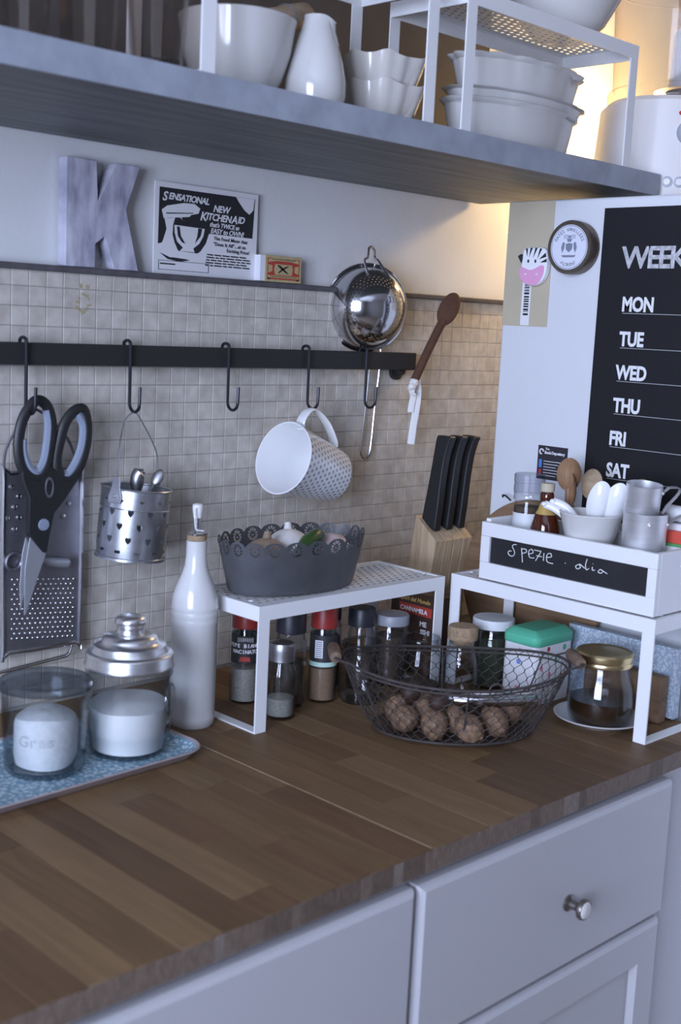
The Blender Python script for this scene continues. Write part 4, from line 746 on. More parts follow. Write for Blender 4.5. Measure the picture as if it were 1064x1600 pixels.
# ---------------------------------------------------------------- planter with garlic and onion on the first insert
PX, PY, PZ = -.2500, -.1830, .1621
PL = thing('scalloped_planter', 'oval grey zinc planter with scalloped pierced rim on the insert', 'planter', (PX, PY, PZ))
nS = 22
def rimz(a, i, r, z):
    if i == 5: return r, z + .0075 * abs(math.cos(nS / 2 * a)) ** .7
    if i == 6: return r, z + .0075 * abs(math.cos(nS / 2 * a)) ** .7
    return r, z
# flower rosettes: twelve pierced dots in each scallop, cut through the wall
m = pm('planter_pierced', (.13, .135, .145), .5, metal=.5, var=.25, vscale=25)
N = m.node_tree.nodes; L = m.node_tree.links; B_ = N['Principled BSDF']; uvn = N.new('ShaderNodeTexCoord'); spn = N.new('ShaderNodeSeparateXYZ'); L.new(uvn.outputs['UV'], spn.inputs[0])
u_ = math_n(N, L, 'SUBTRACT', math_n(N, L, 'FRACT', math_n(N, L, 'ADD', math_n(N, L, 'MULTIPLY', spn.outputs[0], nS), .5)), .5); u_ = math_n(N, L, 'MULTIPLY', u_, .0255)
v_ = math_n(N, L, 'MULTIPLY', math_n(N, L, 'SUBTRACT', spn.outputs[1], .56), .020)
rr = math_n(N, L, 'SQRT', math_n(N, L, 'ADD', math_n(N, L, 'MULTIPLY', u_, u_), math_n(N, L, 'MULTIPLY', v_, v_))); an = math_n(N, L, 'ARCTAN2', v_, u_)
pet = math_n(N, L, 'GREATER_THAN', math_n(N, L, 'SINE', math_n(N, L, 'MULTIPLY', an, 12)), -.1)
ringm = math_n(N, L, 'MULTIPLY', math_n(N, L, 'GREATER_THAN', rr, .0042), math_n(N, L, 'LESS_THAN', rr, .0072))
hit = math_n(N, L, 'MAXIMUM', math_n(N, L, 'MULTIPLY', ringm, pet), math_n(N, L, 'LESS_THAN', rr, .0010))
tr_ = N.new('ShaderNodeBsdfTransparent'); mxs = N.new('ShaderNodeMixShader'); L.new(hit, mxs.inputs[0]); L.new(B_.outputs[0], mxs.inputs[1]); L.new(tr_.outputs[0], mxs.inputs[2]); L.new(mxs.outputs[0], N['Material Output'].inputs[0])
obj('body', MB().lathe([(0, .002), (1, 0), (1.015, .003), (1.13, .0459)], (PX, PY, PZ), seg=88, sx=.0975, sy=.055).lathe([(1.13, .0459), (1.0, .003)], (PX, PY, PZ), seg=88, sx=.0965, sy=.054), 'planter_zinc', PL)
rimmb = MB(); prof = [(1.13, .046), (1.145, .052), (1.16, .058), (1.18, .0640)]
def rmod(a, i, r, z): return r, z + (.0065 * abs(math.cos(nS / 2 * a)) ** .55 - .0015 if i == 3 else 0)
obj('scalloped_rim', MB().lathe(prof, (PX, PY, PZ), seg=176, sx=.0975, sy=.055, mod=rmod), 'planter_pierced', PL)
pr_ = PZ + .0295
def bulb(c, r, mat, name, label, squash=.85, stem=True, tilt=(0, 0, 1)):
    fn = lambda v: 1 + .045 * math.cos(7 * math.atan2(v.y, v.x)) * (1 - abs(v.z)) + .22 * max(0, v.z - .72)
    t = thing(name, label, 'vegetable', (c[0], c[1], c[2] - r * squash))
    obj('bulb', MB().ball(c, (r, r, r * squash), 36, 18, fn=fn, M=axisM((0, 0, 0), tilt)), mat, t, sharp=80)
    if stem: d = Vector(tilt).normalized(); obj('stalk', MB().tube([Vector(c) + d * r * squash * .9, Vector(c) + d * (r * squash + .010)], [r * .22, r * .12], 10), mat, t)
bulb((PX - .048, PY - .002, PZ + .036), .033, 'onion_skin', 'onion', 'brown papery onion at the bucket side of the planter', .85, tilt=(.1, .1, 1))
bulb((PX + .008, PY + .018, PZ + .042), .032, 'garlic_white', 'garlic_bulb', 'white garlic bulb at the back of the planter', .82, tilt=(.1, .2, 1))
bulb((PX + .060, PY - .012, PZ + .036), .029, 'garlic_pink', 'garlic_bulb', 'pinkish garlic bulb at the knife block side of the planter', .88, tilt=(.1, -.9, .5))
gp = [Vector((PX - .018, PY - .032, PZ + .044)), Vector((PX + .0, PY - .026, PZ + .056)), Vector((PX + .022, PY - .018, PZ + .063)), Vector((PX + .040, PY - .008, PZ + .062))]
GP = thing('green_pepper', 'dark green slender pepper lying over the planter contents', 'vegetable', tuple(gp[0]))
obj('pod', MB().tube(smooth(gp, 5), [.006, .008, .0095, .0105, .011, .0115, .012, .012, .012, .012, .0115, .011, .010, .008, .006, .004], 14), 'pepper_green', GP)
obj('stalk', MB().tube([gp[3], gp[3] + Vector((.008, .004, .003))], [.0025, .002], 8), 'pepper_green', GP)
# ---------------------------------------------------------------- jars under the first insert
JG = 'spice jars under the insert'
def jar(name, label, x, y, parts, group=JG, cat='jar'):
    t = thing(name, label, cat, (x, y, .0002), group)
    for nm, prof, mat in parts: obj(nm, MB().lathe(prof, (x, y, .0002), seg=40), mat, t)
    return t
def red_jar(x, y, r, label, fill, lab):
    t = jar('spice_jar', label, x, y, [('glass', [(0, .0006), (r * .9, .0006), (r, .004), (r, .048), (r * .93, .056), (r * .93, .094), (r * .85, .098), (r * .85, .101), (r * .8, .1005), (r * .88, .092), (r * .93, .046), (r * .92, .005), (0, .0035)], 'clear_glass'), ('cap', [(r * .86, .1012), (r * .93, .1015), (r * .93, .128), (r * .88, .1302), (0, .1303)], 'red_cap'),
        ('label', [(r * .94, .055), (r * .955, .0552), (r * .955, .0925), (r * .94, .0928)], 'label_dark')])
    tag(obj('spice', MB().lathe([(0, .0), (r * .90, 0), (r * .90, .043), (0, .044)], (x, y, .0042), seg=32), fill), lab, 'spice'); return t
def wraptext(s, size, x, y, rad, z, a0, mb, step=None, bold=.0003):
    n = len(s); step = step or size * .66 / rad
    for i, c_ in enumerate(s):
        a = a0 + (i - (n - 1) / 2) * step; text_mb(c_, size, axisM((x + rad * math.cos(a), y + rad * math.sin(a), z), (math.cos(a), math.sin(a), 0), (0, 0, 1)), bold=bold, ext=.0001, align='CENTER', mb=mb)
AC = math.radians(-132)
t = red_jar(-.2889, -.1409, .0200, 'red-capped pepper jar by the insert leg near the oil bottle', 'white_pepper', 'pale ground pepper in the red-capped jar by the insert leg')
tx = MB()
for s, z in (('PEPE BIANCO', .0775), ('MACINATO', .0695)): wraptext(s, .0068, -.2889, -.1409, .0192, z, AC, tx)
for k in range(9):
    a = AC + (k - 4) * .13; tx.box((-.0004, .0843 + .002 * (4 - abs(k - 4)) / 4, 0), (.0004, .0905, .0001), axisM((-.2889 + .0192 * math.cos(a), -.1409 + .0192 * math.sin(a), 0), (math.cos(a), math.sin(a), 0), (0, 0, 1)))
obj('label_print', tx, 'paper_white', t); t2 = MB().lathe([(.01925, .058), (.01925, .0665)], (-.2889, -.1409, .0002), seg=40)
obj('label_picture', MB().ext([axisM((-.2889 + .0193 * math.cos(AC), -.1409 + .0193 * math.sin(AC), .062), (math.cos(AC), math.sin(AC), 0), (0, 0, 1)) @ Vector(p) for p in ((-.008, -.003, 0), (.008, -.003, 0), (.006, .003, 0), (-.006, .003, 0))], (math.cos(AC) * .0001, math.sin(AC) * .0001, 0)), 'box_red', t)
t = red_jar(-.2017, -.1985, .0192, 'red-capped spice jar with mint band standing mid insert', 'brown_spice', 'brown ground spice in the mint-banded red-capped jar')
obj('band', MB().lathe([(.0183, .0500), (.0188, .0502), (.0186, .0562), (.0181, .0564)], (-.2017, -.1985, .0002), seg=40), 'label_mint', t)
pm_ = MB(); Mj = lambda a, z: axisM((-.2017 + .0185 * math.cos(a), -.1985 + .0185 * math.sin(a), z), (math.cos(a), math.sin(a), 0), (0, 0, 1))
pm_.box((-.0055, -.012, 0), (.0055, .012, .0002), Mj(AC - .35, .0745)); 
for k in range(9): a = AC + .45; M_ = Mj(a, .064) @ Matrix.Rotation(math.radians(-10 + k * 13), 4, 'Z'); pm_.box((.004, -.0003, 0), (.016, .0003, .0002), M_)
obj('label_print', pm_, 'paper_white', t); q_ = MB()
for k in range(8): q_.box((-.0045, -.0105 + k * .0028, .0002), (.0045, -.0092 + k * .0028, .0003), Mj(AC - .35, .0745))
obj('barcode', q_, 'ink_grey', t)
t = jar('salt_shaker', 'small square-shouldered glass shaker with steel screw top', -.2945, -.2190, [('glass', [(0, .0006), (.0180, .0006), (.0195, .003), (.0195, .055), (.0175, .066), (.0150, .071), (.0150, .075), (.0140, .075), (.0165, .064), (.0182, .054), (.0180, .005), (0, .004)], 'thick_glass'), ('cap', [(.0152, .0755), (.0168, .0757), (.0165, .080), (.0168, .084), (.0165, .088), (.0168, .092), (.0150, .098), (.0080, .101), (0, .1015)], 'brushed_steel')])
tag(obj('salt', MB().lathe([(0, 0), (.0172, 0), (.0172, .022), (0, .024)], (-.2945, -.2190, .0048), seg=28), 'white_pepper'), 'pale salt at the bottom of the glass shaker', 'salt')
t = jar('spice_jar', 'black-lidded tall spice jar behind the glass shaker', -.2500, -.1860, [('glass', [(0, .0006), (.0205, .0006), (.0215, .004), (.0215, .085), (.0185, .093), (.0185, .098), (.0170, .098), (.0200, .084), (.0200, .005), (0, .004)], 'clear_glass'), ('cap', [(.0190, .0985), (.0200, .099), (.0200, .126), (.0190, .128), (0, .1282)], 'dark_cap')])
tag(obj('spice', MB().lathe([(0, 0), (.0192, 0), (.0192, .055), (0, .057)], (-.2500, -.1860, .0048), seg=28), 'dark_spice'), 'dark spice inside the tall black-lidded jar', 'spice')
t = jar('spice_jar', 'narrow black-capped spice grinder beside the mint-banded jar', -.1560, -.1610, [('glass', [(0, .0006), (.0170, .0006), (.0180, .004), (.0180, .090), (.0150, .097), (.0140, .097), (.0165, .088), (.0165, .005), (0, .004)], 'clear_glass'), ('cap', [(.0152, .0975), (.0165, .098), (.0160, .130), (.0150, .132), (0, .1322)], 'dark_cap')])
tag(obj('spice', MB().lathe([(0, 0), (.0158, 0), (.0158, .07), (0, .072)], (-.1560, -.1610, .0048), seg=28), 'chestnut'), 'reddish dark spice inside the narrow grinder', 'spice')
t = jar('spice_jar', 'blue-black capped spice jar behind the clear preserve jar', -.1165, -.1850, [('glass', [(0, .0006), (.0180, .0006), (.0190, .004), (.0190, .078), (.0165, .084), (.0165, .088), (.0150, .088), (.0175, .076), (.0175, .005), (0, .004)], 'clear_glass'), ('cap', [(.0170, .0885), (.0190, .089), (.0190, .112), (.0180, .114), (0, .1142)], 'dark_cap')])
tag(obj('spice', MB().lathe([(0, 0), (.0168, 0), (.0168, .05), (0, .052)], (-.1165, -.1850, .0048), seg=28), 'dark_spice'), 'dark peppercorns inside the blue-black capped jar', 'spice')
t = jar('spice_jar', 'wide spice jar with grey screw lid before the brown box', -.0675, -.1970, [('glass', [(0, .0006), (.0225, .0006), (.0238, .004), (.0238, .080), (.0215, .086), (.0200, .086), (.0222, .078), (.0222, .005), (0, .004)], 'clear_glass'), ('lid', [(.0218, .0865), (.0245, .087), (.0248, .099), (.0235, .1012), (0, .1015)], 'grey_cap')])
tag(obj('herbs', MB().lathe([(0, 0), (.0212, 0), (.0212, .066), (0, .069)], (-.0675, -.1970, .0048), seg=28), 'dark_spice'), 'brown dried herbs inside the grey-lidded jar', 'herbs')
def open_jar(x, y, r, label): return jar('preserve_jar', label, x, y, [('glass', [(0, .0006), (r * .86, .0006), (r, .008), (r * 1.0, .045), (r * .92, .058), (r * .80, .066), (r * .80, .071)], 'clear_glass'), ('glass_rim', [(r * .80, .0712), (r * .88, .0715), (r * .90, .076), (r * .88, .082), (r * .84, .0835), (r * .78, .082), (r * .77, .0712)], 'thick_glass'), ('glass_base', [(0, .0008), (r * .84, .0008), (r * .95, .006), (0, .0062)], 'thick_glass')], 'clear preserve jars')
t = open_jar(-.1610, -.2320, .0300, 'empty clear preserve jar behind the basket handle'); t = open_jar(-.0765, -.2625, .0300, 'clear preserve jar with some spice behind the wire basket')
tag(obj('spice', MB().lathe([(0, 0), (.0265, 0), (.0270, .011), (0, .014)], (-.0765, -.2625, .0067), seg=28), 'dark_spice'), 'dark spice left at the bottom of a clear preserve jar', 'spice')
t = jar('cork_jar', 'round glass jar closed by a fat cork next to the insert', -.0370, -.3020, [('glass', [(0, .0006), (.0215, .0006), (.0245, .006), (.0258, .030), (.0240, .055), (.0195, .070), (.0190, .082), (.0175, .082), (.0180, .069), (.0225, .054), (.0242, .030), (.023, .006), (0, .004)], 'clear_glass'), ('cork', [(0, .076), (.0165, .076), (.0175, .0828), (.0208, .0832), (.0212, .098), (.0190, .1015), (0, .1018)], 'cork')], 'clear preserve jars')
t = jar('storage_jar', 'dark filled jar with flat white lid beside the dotted tin', .0430, -.2920, [('glass', [(0, .0006), (.0265, .0006), (.0280, .004), (.0280, .082), (.0260, .086), (.0245, .086), (.0265, .080), (.0265, .005), (0, .004)], 'clear_glass'), ('lid', [(.0262, .0865), (.0298, .087), (.0300, .098), (.0290, .1002), (0, .1004)], 'label_white')])
tag(obj('herbs', MB().lathe([(0, 0), (.0255, 0), (.0255, .070), (0, .072)], (.0430, -.2920, .0048), seg=28), 'herbs'), 'dark green herbs inside the white-lidded jar', 'herbs')
CB = thing('spice_box', 'dark brown carton of spice with red name strip', 'box', (.018, -.18, .0002))
obj('carton', MB().box((.0002, -.2285, .0002), (.035, -.1315, .1195)), 'box_brown', CB, bevel=.0008)
obj('red_strip', MB().box((-.0002, -.2120, .0870), (.0001, -.1480, .1010)), 'box_strip', CB)
tx = MB(); text_mb('CANNAMELA', .0092, onside(-.0003, -.1505, .0905), bold=.0003, ext=.0001, space=.93, mb=tx); text_mb('ME', .0105, onside(-.0003, -.1900, .0720), bold=.0003, ext=.0001, mb=tx); text_mb('SSHI', .0095, onside(-.0003, -.1920, .0610), bold=.0003, ext=.0001, mb=tx); obj('white_print', tx, 'paper_white', CB)
tx = MB(); text_mb('Sapori del Mondo', .0088, onside(-.0003, -.1450, .1060), bold=.0002, ext=.0001, shear=.2, mb=tx); obj('gold_print', tx, 'print_gold', CB)
# ---------------------------------------------------------------- knife block, knives, cutting board
KB = thing('knife_block', 'light wooden knife block in the corner behind the inserts', 'knife block', (.118, -.11, 0))
lean = .13
def kq(x, z, y): return (x, y + lean * (.20 - z) * 1.0, z)
yb, yf_ = -.1065, -.1535; zb, zf = .2190, .1840; bx0, bx1 = .0700, .1560
nl = 4; bwid = (bx1 - bx0) / nl
for i in range(nl):     # laminated pieces: the slots run between them
    a_, b_ = bx0 + i * bwid + (.0008 if i else 0), bx0 + (i + 1) * bwid - (.0008 if i < nl - 1 else 0)
    obj('block_layer', MB().ext([(a_, kq(0, .0003, yb)[1], .0003), (a_, kq(0, .0003, yf_)[1], .0003), (a_, kq(0, zf, yf_)[1], zf), (a_, kq(0, zb, yb)[1], zb)], (b_ - a_, 0, 0)), 'block_wood', KB, bevel=.0006)
obj('slot_core', MB().ext([(bx0 + .002, kq(0, .01, yb + -.003)[1], .01), (bx0 + .002, kq(0, .01, yf_ + .003)[1], .01), (bx0 + .002, kq(0, zf, yf_ + .003)[1], zf - .008), (bx0 + .002, kq(0, zb, yb - .003)[1], zb - .008)], (bx1 - bx0 - .004, 0, 0)), 'dark_wood', KB)
KX = [.0850, .1135, .1420]
for i, (x, l) in enumerate(zip(KX, ('black knife handle nearest the ribbon in the wooden block', 'middle black knife handle in the wooden block', 'black knife handle nearest the fridge in the wooden block'))):
    t = thing('kitchen_knife', l, 'knife', (x, -.13, .2), 'knives in the block')
    zt = .3435 - .0005 * i; y0 = -.1165; xx = x
    f_ = smooth([(0, .1965, -.1405), (0, .235, -.1445), (0, .275, -.1475), (0, .310, -.1520), (0, .332, -.1580), (0, zt - .003, -.1615), (0, zt, -.1585)], 3); b2 = smooth([(0, zt, -.1360), (0, zt - .006, -.1325), (0, .30, -.1270), (0, .25, -.1190), (0, .2080, -.1115)], 3)
    out = [(xx - .0072, p.z, p.y) for p in f_ + b2]
    obj('handle', MB().ext(out, (.0144, 0, 0)), 'black_plastic', t, bevel=.0032, seg=3)
    obj('blade', MB().ext([(xx - .0006, -.138, .2005), (xx - .0006, -.116, .2095), (xx - .0006, -.105, .120), (xx - .0006, -.125, .110)], (.0012, 0, 0)), 'steel', t)
RBD = thing('round_board', 'round wooden cutting board leaning on the fridge behind the crate', 'board', (.148, -.275, 0))
Mr = axisM((.1475, -.2750, .1310), (-1, 0, .03))
obj('board', MB().lathe([(0, -.007), (.121, -.007), (.126, -.0045), (.1275, 0), (.126, .0045), (.121, .007), (0, .007)], M=Mr, seg=72), 'board_wood', RBD)
obj('hanging_cord', MB().tube(smooth([(.1375, -.235, .2540), (.137, -.228, .2585), (.139, -.222, .2600), (.142, -.216, .2590), (.145, -.214, .2560)], 4), .0014, 6), 'ink_black', RBD)
# ---------------------------------------------------------------- wire basket with walnuts
bcx, bcy = -.150, -.385; th = -.70; BM = Matrix.Translation((bcx, bcy, .0004)) @ Matrix.Rotation(th, 4, 'Z')
BK = thing('wire_basket', 'oval rusty chicken-wire basket with wooden handles full of walnuts', 'basket', (bcx, bcy, 0))
bh = .082
def bp(u, v):   # u angle, v height 0..1
    k = v ** .75; a = .100 + (.144 - .100) * k; b = .070 + (.100 - .070) * k; zz = .004 + bh * v + .006 * v * math.cos(2 * u)
    return BM @ Vector((a * math.cos(u), b * math.sin(u), zz))
NU, NV = 46, 9; net = MB()
for j in range(NV):
    for i in range(NU):
        s_ = .5 * (j % 2); u0 = 2 * PI * (i + s_) / NU; du = 2 * PI / NU
        v0, v1, v2 = j / NV, (j + .35) / NV, (j + 1) / NV
        net.tube([bp(u0, v0), bp(u0, v1)], .00075, 4)
        net.tube([bp(u0, v1), bp(u0 + du / 2, v2)], .0005, 3); net.tube([bp(u0, v1), bp(u0 - du / 2, v2)], .0005, 3)
for i in range(-8, 9):
    for j in range(-7, 8):
        x, y = i * .0125 + (j % 2) * .00625, j * .0105
        if (x / .1) ** 2 + (y / .07) ** 2 < .97:
            for dx, dy in ((.00625, .0105), (-.00625, .0105), (.0125, 0)):
                x2, y2 = x + dx, y + dy
                if (x2 / .1) ** 2 + (y2 / .07) ** 2 < 1.05: net.tube([BM @ Vector((x, y, .004)), BM @ Vector((x2, y2, .004))], .0005, 3)
obj('wire_mesh', net, 'wire_rust', BK, kind='stuff', sharp=80)
ring = lambda v, n=64: [bp(2 * PI * i / n, v) for i in range(n)]
obj('top_wire', MB().tube(ring(1.0), .0018, 8, True), 'wire_rust', BK); obj('second_wire', MB().tube(ring(.93), .0012, 6, True), 'wire_rust', BK); obj('base_wire', MB().tube(ring(.0), .0018, 8, True), 'wire_rust', BK)
for k in range(6):
    u = 2 * PI * (k + .5) / 6; obj('rib_wire', MB().tube([bp(u, v / 8) for v in range(9)], .0012, 6), 'wire_rust', BK)
for s_ in (1, -1):
    u = 0 if s_ > 0 else PI; mid = bp(u, 1.0); T = (BM.to_3x3() @ Vector((0, 1, 0))); O_ = (BM.to_3x3() @ Vector((s_, 0, 0)))
    c = mid + O_ * .0095 + Vector((0, 0, .004))
    hg = obj('handle', MB().lathe([(0, -.026), (.0068, -.025), (.0078, -.021), (.0082, 0), (.0078, .021), (.0068, .025), (0, .026)], M=axisM(c, T), seg=20), 'handle_wood', BK, label='turned wooden grip')
    obj('handle_wire', MB().tube(smooth([bp(u - .34 * s_, 1.0), c - T * .032, c - T * .0262], 4), .0015, 6).tube(smooth([bp(u + .34 * s_, 1.0), c + T * .032, c + T * .0262], 4), .0015, 6), 'wire_rust', hg)
fc = bp(-1.35, .98) + Vector((-.002, -.004, .003)); obj('ring_catch', MB().tube(arc(fc, (.76, -.65, 0), (0, 0, 1), .0085, 0, 2 * PI, 20)[:-1], .0012, 6, True), 'wire_rust', BK)
def wal(v): return 1 + .05 * math.sin(9 * v.x + 4 * v.z) * math.sin(8 * v.z + 3 * v.y) + .03 * math.sin(17 * v.y + 11 * v.x) + (.07 if abs(v.y) < .09 else 0) + .10 * max(0, abs(v.z) - .82)
wm = MB().ball((0, 0, 0), (.0158, .0150, .0178), 28, 18, fn=wal)
WN = [(-.1440, -.4480, .021, 'walnut in the basket front nearest the honey jar'), (-.1880, -.4440, .0205, 'pale walnut at the basket front beside the one nearest the honey jar'), (-.2080, -.4060, .0200, 'walnut standing on end at the basket front'), (-.1760, -.4080, .0205, 'darkish walnut in the middle of the basket front row'), (-.2230, -.3700, .0200, 'walnut at the basket end near the insert leg'), (-.1900, -.3720, .0205, 'walnut in the second row behind the front ones'), (-.1560, -.3760, .0205, 'walnut in the middle of the basket floor'), (-.2020, -.3390, .0200, 'walnut at the back near the preserve jar'), (-.0850, -.3990, .0200, 'walnut under the nutcracker toward the dotted tin'), (-.1690, -.3440, .0205, 'walnut at the back of the basket under the preserve jars'), (-.1000, -.4350, .0205, 'walnut under the nutcracker grip end')]
w0 = None; r = random.Random(8)
for x, y, z, l in WN:
    if w0 is None: w0 = o = tag(obj('walnut', wm, 'walnut', loc=(0, 0, 0), sharp=80), l, 'walnut', 'walnuts in the wire basket')
    else: o = dup(w0, (0, 0, 0), label=l)
    o.location = (x, y, z + .0045); o.rotation_euler = (r.uniform(-1.2, 1.2), r.uniform(-.8, .8), r.uniform(0, 6)); k = r.uniform(1.03, 1.14); o.scale = (k, k, k)
for x, y, z, l in ((-.2045, -.4080, .0520, 'small dark chestnut on the front walnuts'), (-.1990, -.3560, .0500, 'dark chestnut on the walnuts near the basket handle')):
    t = thing('chestnut', l, 'chestnut', (x, y, z - .012)); obj('shell', MB().ball((x, y, z), (.0135, .0120, .0115), 20, 12, fn=lambda v: 1 + .2 * max(0, v.z - .6)), 'chestnut', t); obj('scar', MB().ball((x, y, z - .0085), (.008, .007, .0035), 14, 8), 'walnut', t)
NC = thing('nutcracker', 'silvery steel nutcracker lying on the walnuts', 'nutcracker', (-.13, -.40, .045))
n0 = Vector((-.1640, -.3960, .0430)); n1 = Vector((-.0760, -.4580, .0450)); nd = (n1 - n0).normalized(); npv = Vector((0, 0, 1)).cross(nd)
for s_ in (1, -1): obj('arm', MB().tube(smooth([n0 + npv * .002 * s_, n0.lerp(n1, .25) + npv * .0105 * s_, n0.lerp(n1, .5) + npv * .0095 * s_, n1 + npv * .0085 * s_], 5), (.0030, .0062), 10, flat=tuple(npv)), 'mirror_steel', NC)
obj('hinge', MB().lathe([(0, -.0045), (.0062, -.004), (.0062, .004), (0, .0045)], tuple(n0 - nd * .003), seg=20), 'mirror_steel', NC)
tt = MB()
for s_ in (1, -1):
    for k in range(6): tt.box((-.0007, -.0012, -.0022), (.0007, .0012, .0022), axisM(n0.lerp(n1, .12 + .035 * k) + npv * (.0052 + .0004 * k) * s_, (0, 0, 1), tuple(nd)))
obj('jaw_teeth', tt, 'steel', NC)
# ---------------------------------------------------------------- under the second insert
DT = thing('dotted_tin', 'white tin with coloured polka dots and mint green lid', 'tin', (.052, -.366, 0))
dx0, dx1, dy0, dy1, dh = .0090, .0960, -.3940, -.3345, .0960
def rr_loop(i, z, r=.010): return rrect(dx0 + i, dx1 - i, dy0 + i, dy1 - i, max(r - i, .003), z, 4)
def stack(seq, mat, name, parent):
    rings = [rr_loop(*q) for q in seq]; n = len(rings[0]); mb = MB(); mb.v = [p for g in rings for p in g]
    mb.f = [[k * n + j, k * n + (j + 1) % n, (k + 1) * n + (j + 1) % n, (k + 1) * n + j] for k in range(len(rings) - 1) for j in range(n)] + [list(range(n))[::-1], [(len(rings) - 1) * n + j for j in range(n)]]
    return obj(name, mb, mat, parent)
stack([(.0015, .0003), (.0005, .002), (.0005, dh - .002), (.0015, dh)], 'tin_dots', 'body', DT)
stack([(0, dh - .0135), (-.001, dh - .012), (-.001, dh - .001), (.0015, dh + .001), (.009, dh + .0065), (.012, dh + .0068)], 'mint_lid', 'lid', DT)
hx, hy = .0190, -.4930
SA = tag(obj('saucer', MB().lathe([(0, .0), (.034, 0), (.036, .002), (.048, .005), (.0585, .0105), (.0590, .0120), (.0575, .0122), (.047, .0075), (.034, .0045), (0, .0042)], (hx + .010, hy + .008, .0003), seg=64), 'porcelain'), 'white porcelain saucer under the honey jar', 'saucer')
HZ = .0049
H = thing('honey_jar', 'squat glass honey jar with gold screw lid on a saucer', 'jar', (hx, hy, HZ))
obj('glass', MB().lathe([(0, .0006), (.030, .0006), (.0385, .004), (.0425, .015), (.0430, .032), (.0405, .052), (.0350, .068), (.0325, .073), (.0325, .080), (.0305, .080), (.033, .066), (.0385, .051), (.0412, .032), (.0405, .015), (.036, .006), (0, .0035)], (hx, hy, HZ), seg=56), 'clear_glass', H)
obj('lid', MB().lathe([(.0330, .0790), (.0365, .0795), (.0372, .0820), (.0362, .0850), (.0372, .0880), (.0370, .0940), (.0350, .0965), (.0330, .0958), (.0250, .0962), (0, .0965)], (hx, hy, HZ), seg=56), 'gold_lid', H)
tag(obj('honey', MB().lathe([(0, 0), (.034, 0), (.0385, .006), (.0402, .014), (.0408, .029), (0, .0291)], (hx, hy, HZ + .0045), seg=48), 'honey'), 'dark honey filling the lower half of the gold-lidded jar', 'honey')
FB_ = thing('floral_box', 'pale blue floral flat box on edge under the crate insert', 'box', (.128, -.46, 0))
obj('box', MB().box((.1150, -.5425, .0028), (.1280, -.3700, .0985)), 'box_floral', FB_, bevel=.001)
obj('spine', MB().box((.1142, -.5440, .0026), (.1290, -.5428, .0990)), 'print_spine' if 'print_spine' in MATS else 'box_floral', FB_, bevel=.0003)
tag(obj('wooden_trivet', MB().box((.0860, -.5400, .0005), (.1040, -.4200, .0640)), 'dark_wood', bevel=.002), 'dark wooden slab on edge between honey jar and floral box', 'board')
# ---------------------------------------------------------------- crate with chalkboard front on the second insert
CZ = .1618; cX0, cX1, cY0, cY1, cH = .0050, .1200, -.5660, -.2890, .0795
CR = thing('chalkboard_crate', 'white wooden crate with chalkboard front on the second insert', 'crate', ((cX0 + cX1) / 2, (cY0 + cY1) / 2, CZ))
obj('bottom', MB().box((cX0 + .008, cY0 + .008, CZ), (cX1 - .008, cY1 - .008, CZ + .006)), 'white_paint', CR)
obj('front_rail', MB().box((cX0, cY0, CZ + cH - .0195), (cX0 + .009, cY1, CZ + cH)), 'white_paint', CR, bevel=.0008)
obj('front_rail', MB().box((cX0, cY0, CZ), (cX0 + .009, cY1, CZ + .0235)), 'white_paint', CR, bevel=.0008)
obj('front_stile', MB().box((cX0, cY0, CZ + .0236), (cX0 + .009, cY0 + .0130, CZ + cH - .0196)), 'white_paint', CR, bevel=.0005)
obj('front_stile', MB().box((cX0, cY1 - .0150, CZ + .0236), (cX0 + .009, cY1, CZ + cH - .0196)), 'white_paint', CR, bevel=.0005)
cbd = obj('chalkboard', MB().box((cX0 + .004, cY0 + .0131, CZ + .0237), (cX0 + .007, cY1 - .0151, CZ + cH - .0197)), 'chalkboard', CR)
obj('end_panel', MB().box((cX0 + .0092, cY0, CZ), (cX1, cY0 + .008, CZ + cH)), 'white_paint', CR, bevel=.0008)
obj('end_panel', MB().box((cX0 + .0092, cY1 - .008, CZ), (cX1, cY1, CZ + cH + .004)), 'white_paint', CR, bevel=.0008)
obj('back_panel', MB().box((cX1 - .008, cY0 + .0082, CZ), (cX1, cY1 - .0082, CZ + cH)), 'white_paint', CR, bevel=.0008)
ch = MB(); cw_ = cY1 - .0151 - (cY0 + .0131); xw = cX0 + .0037
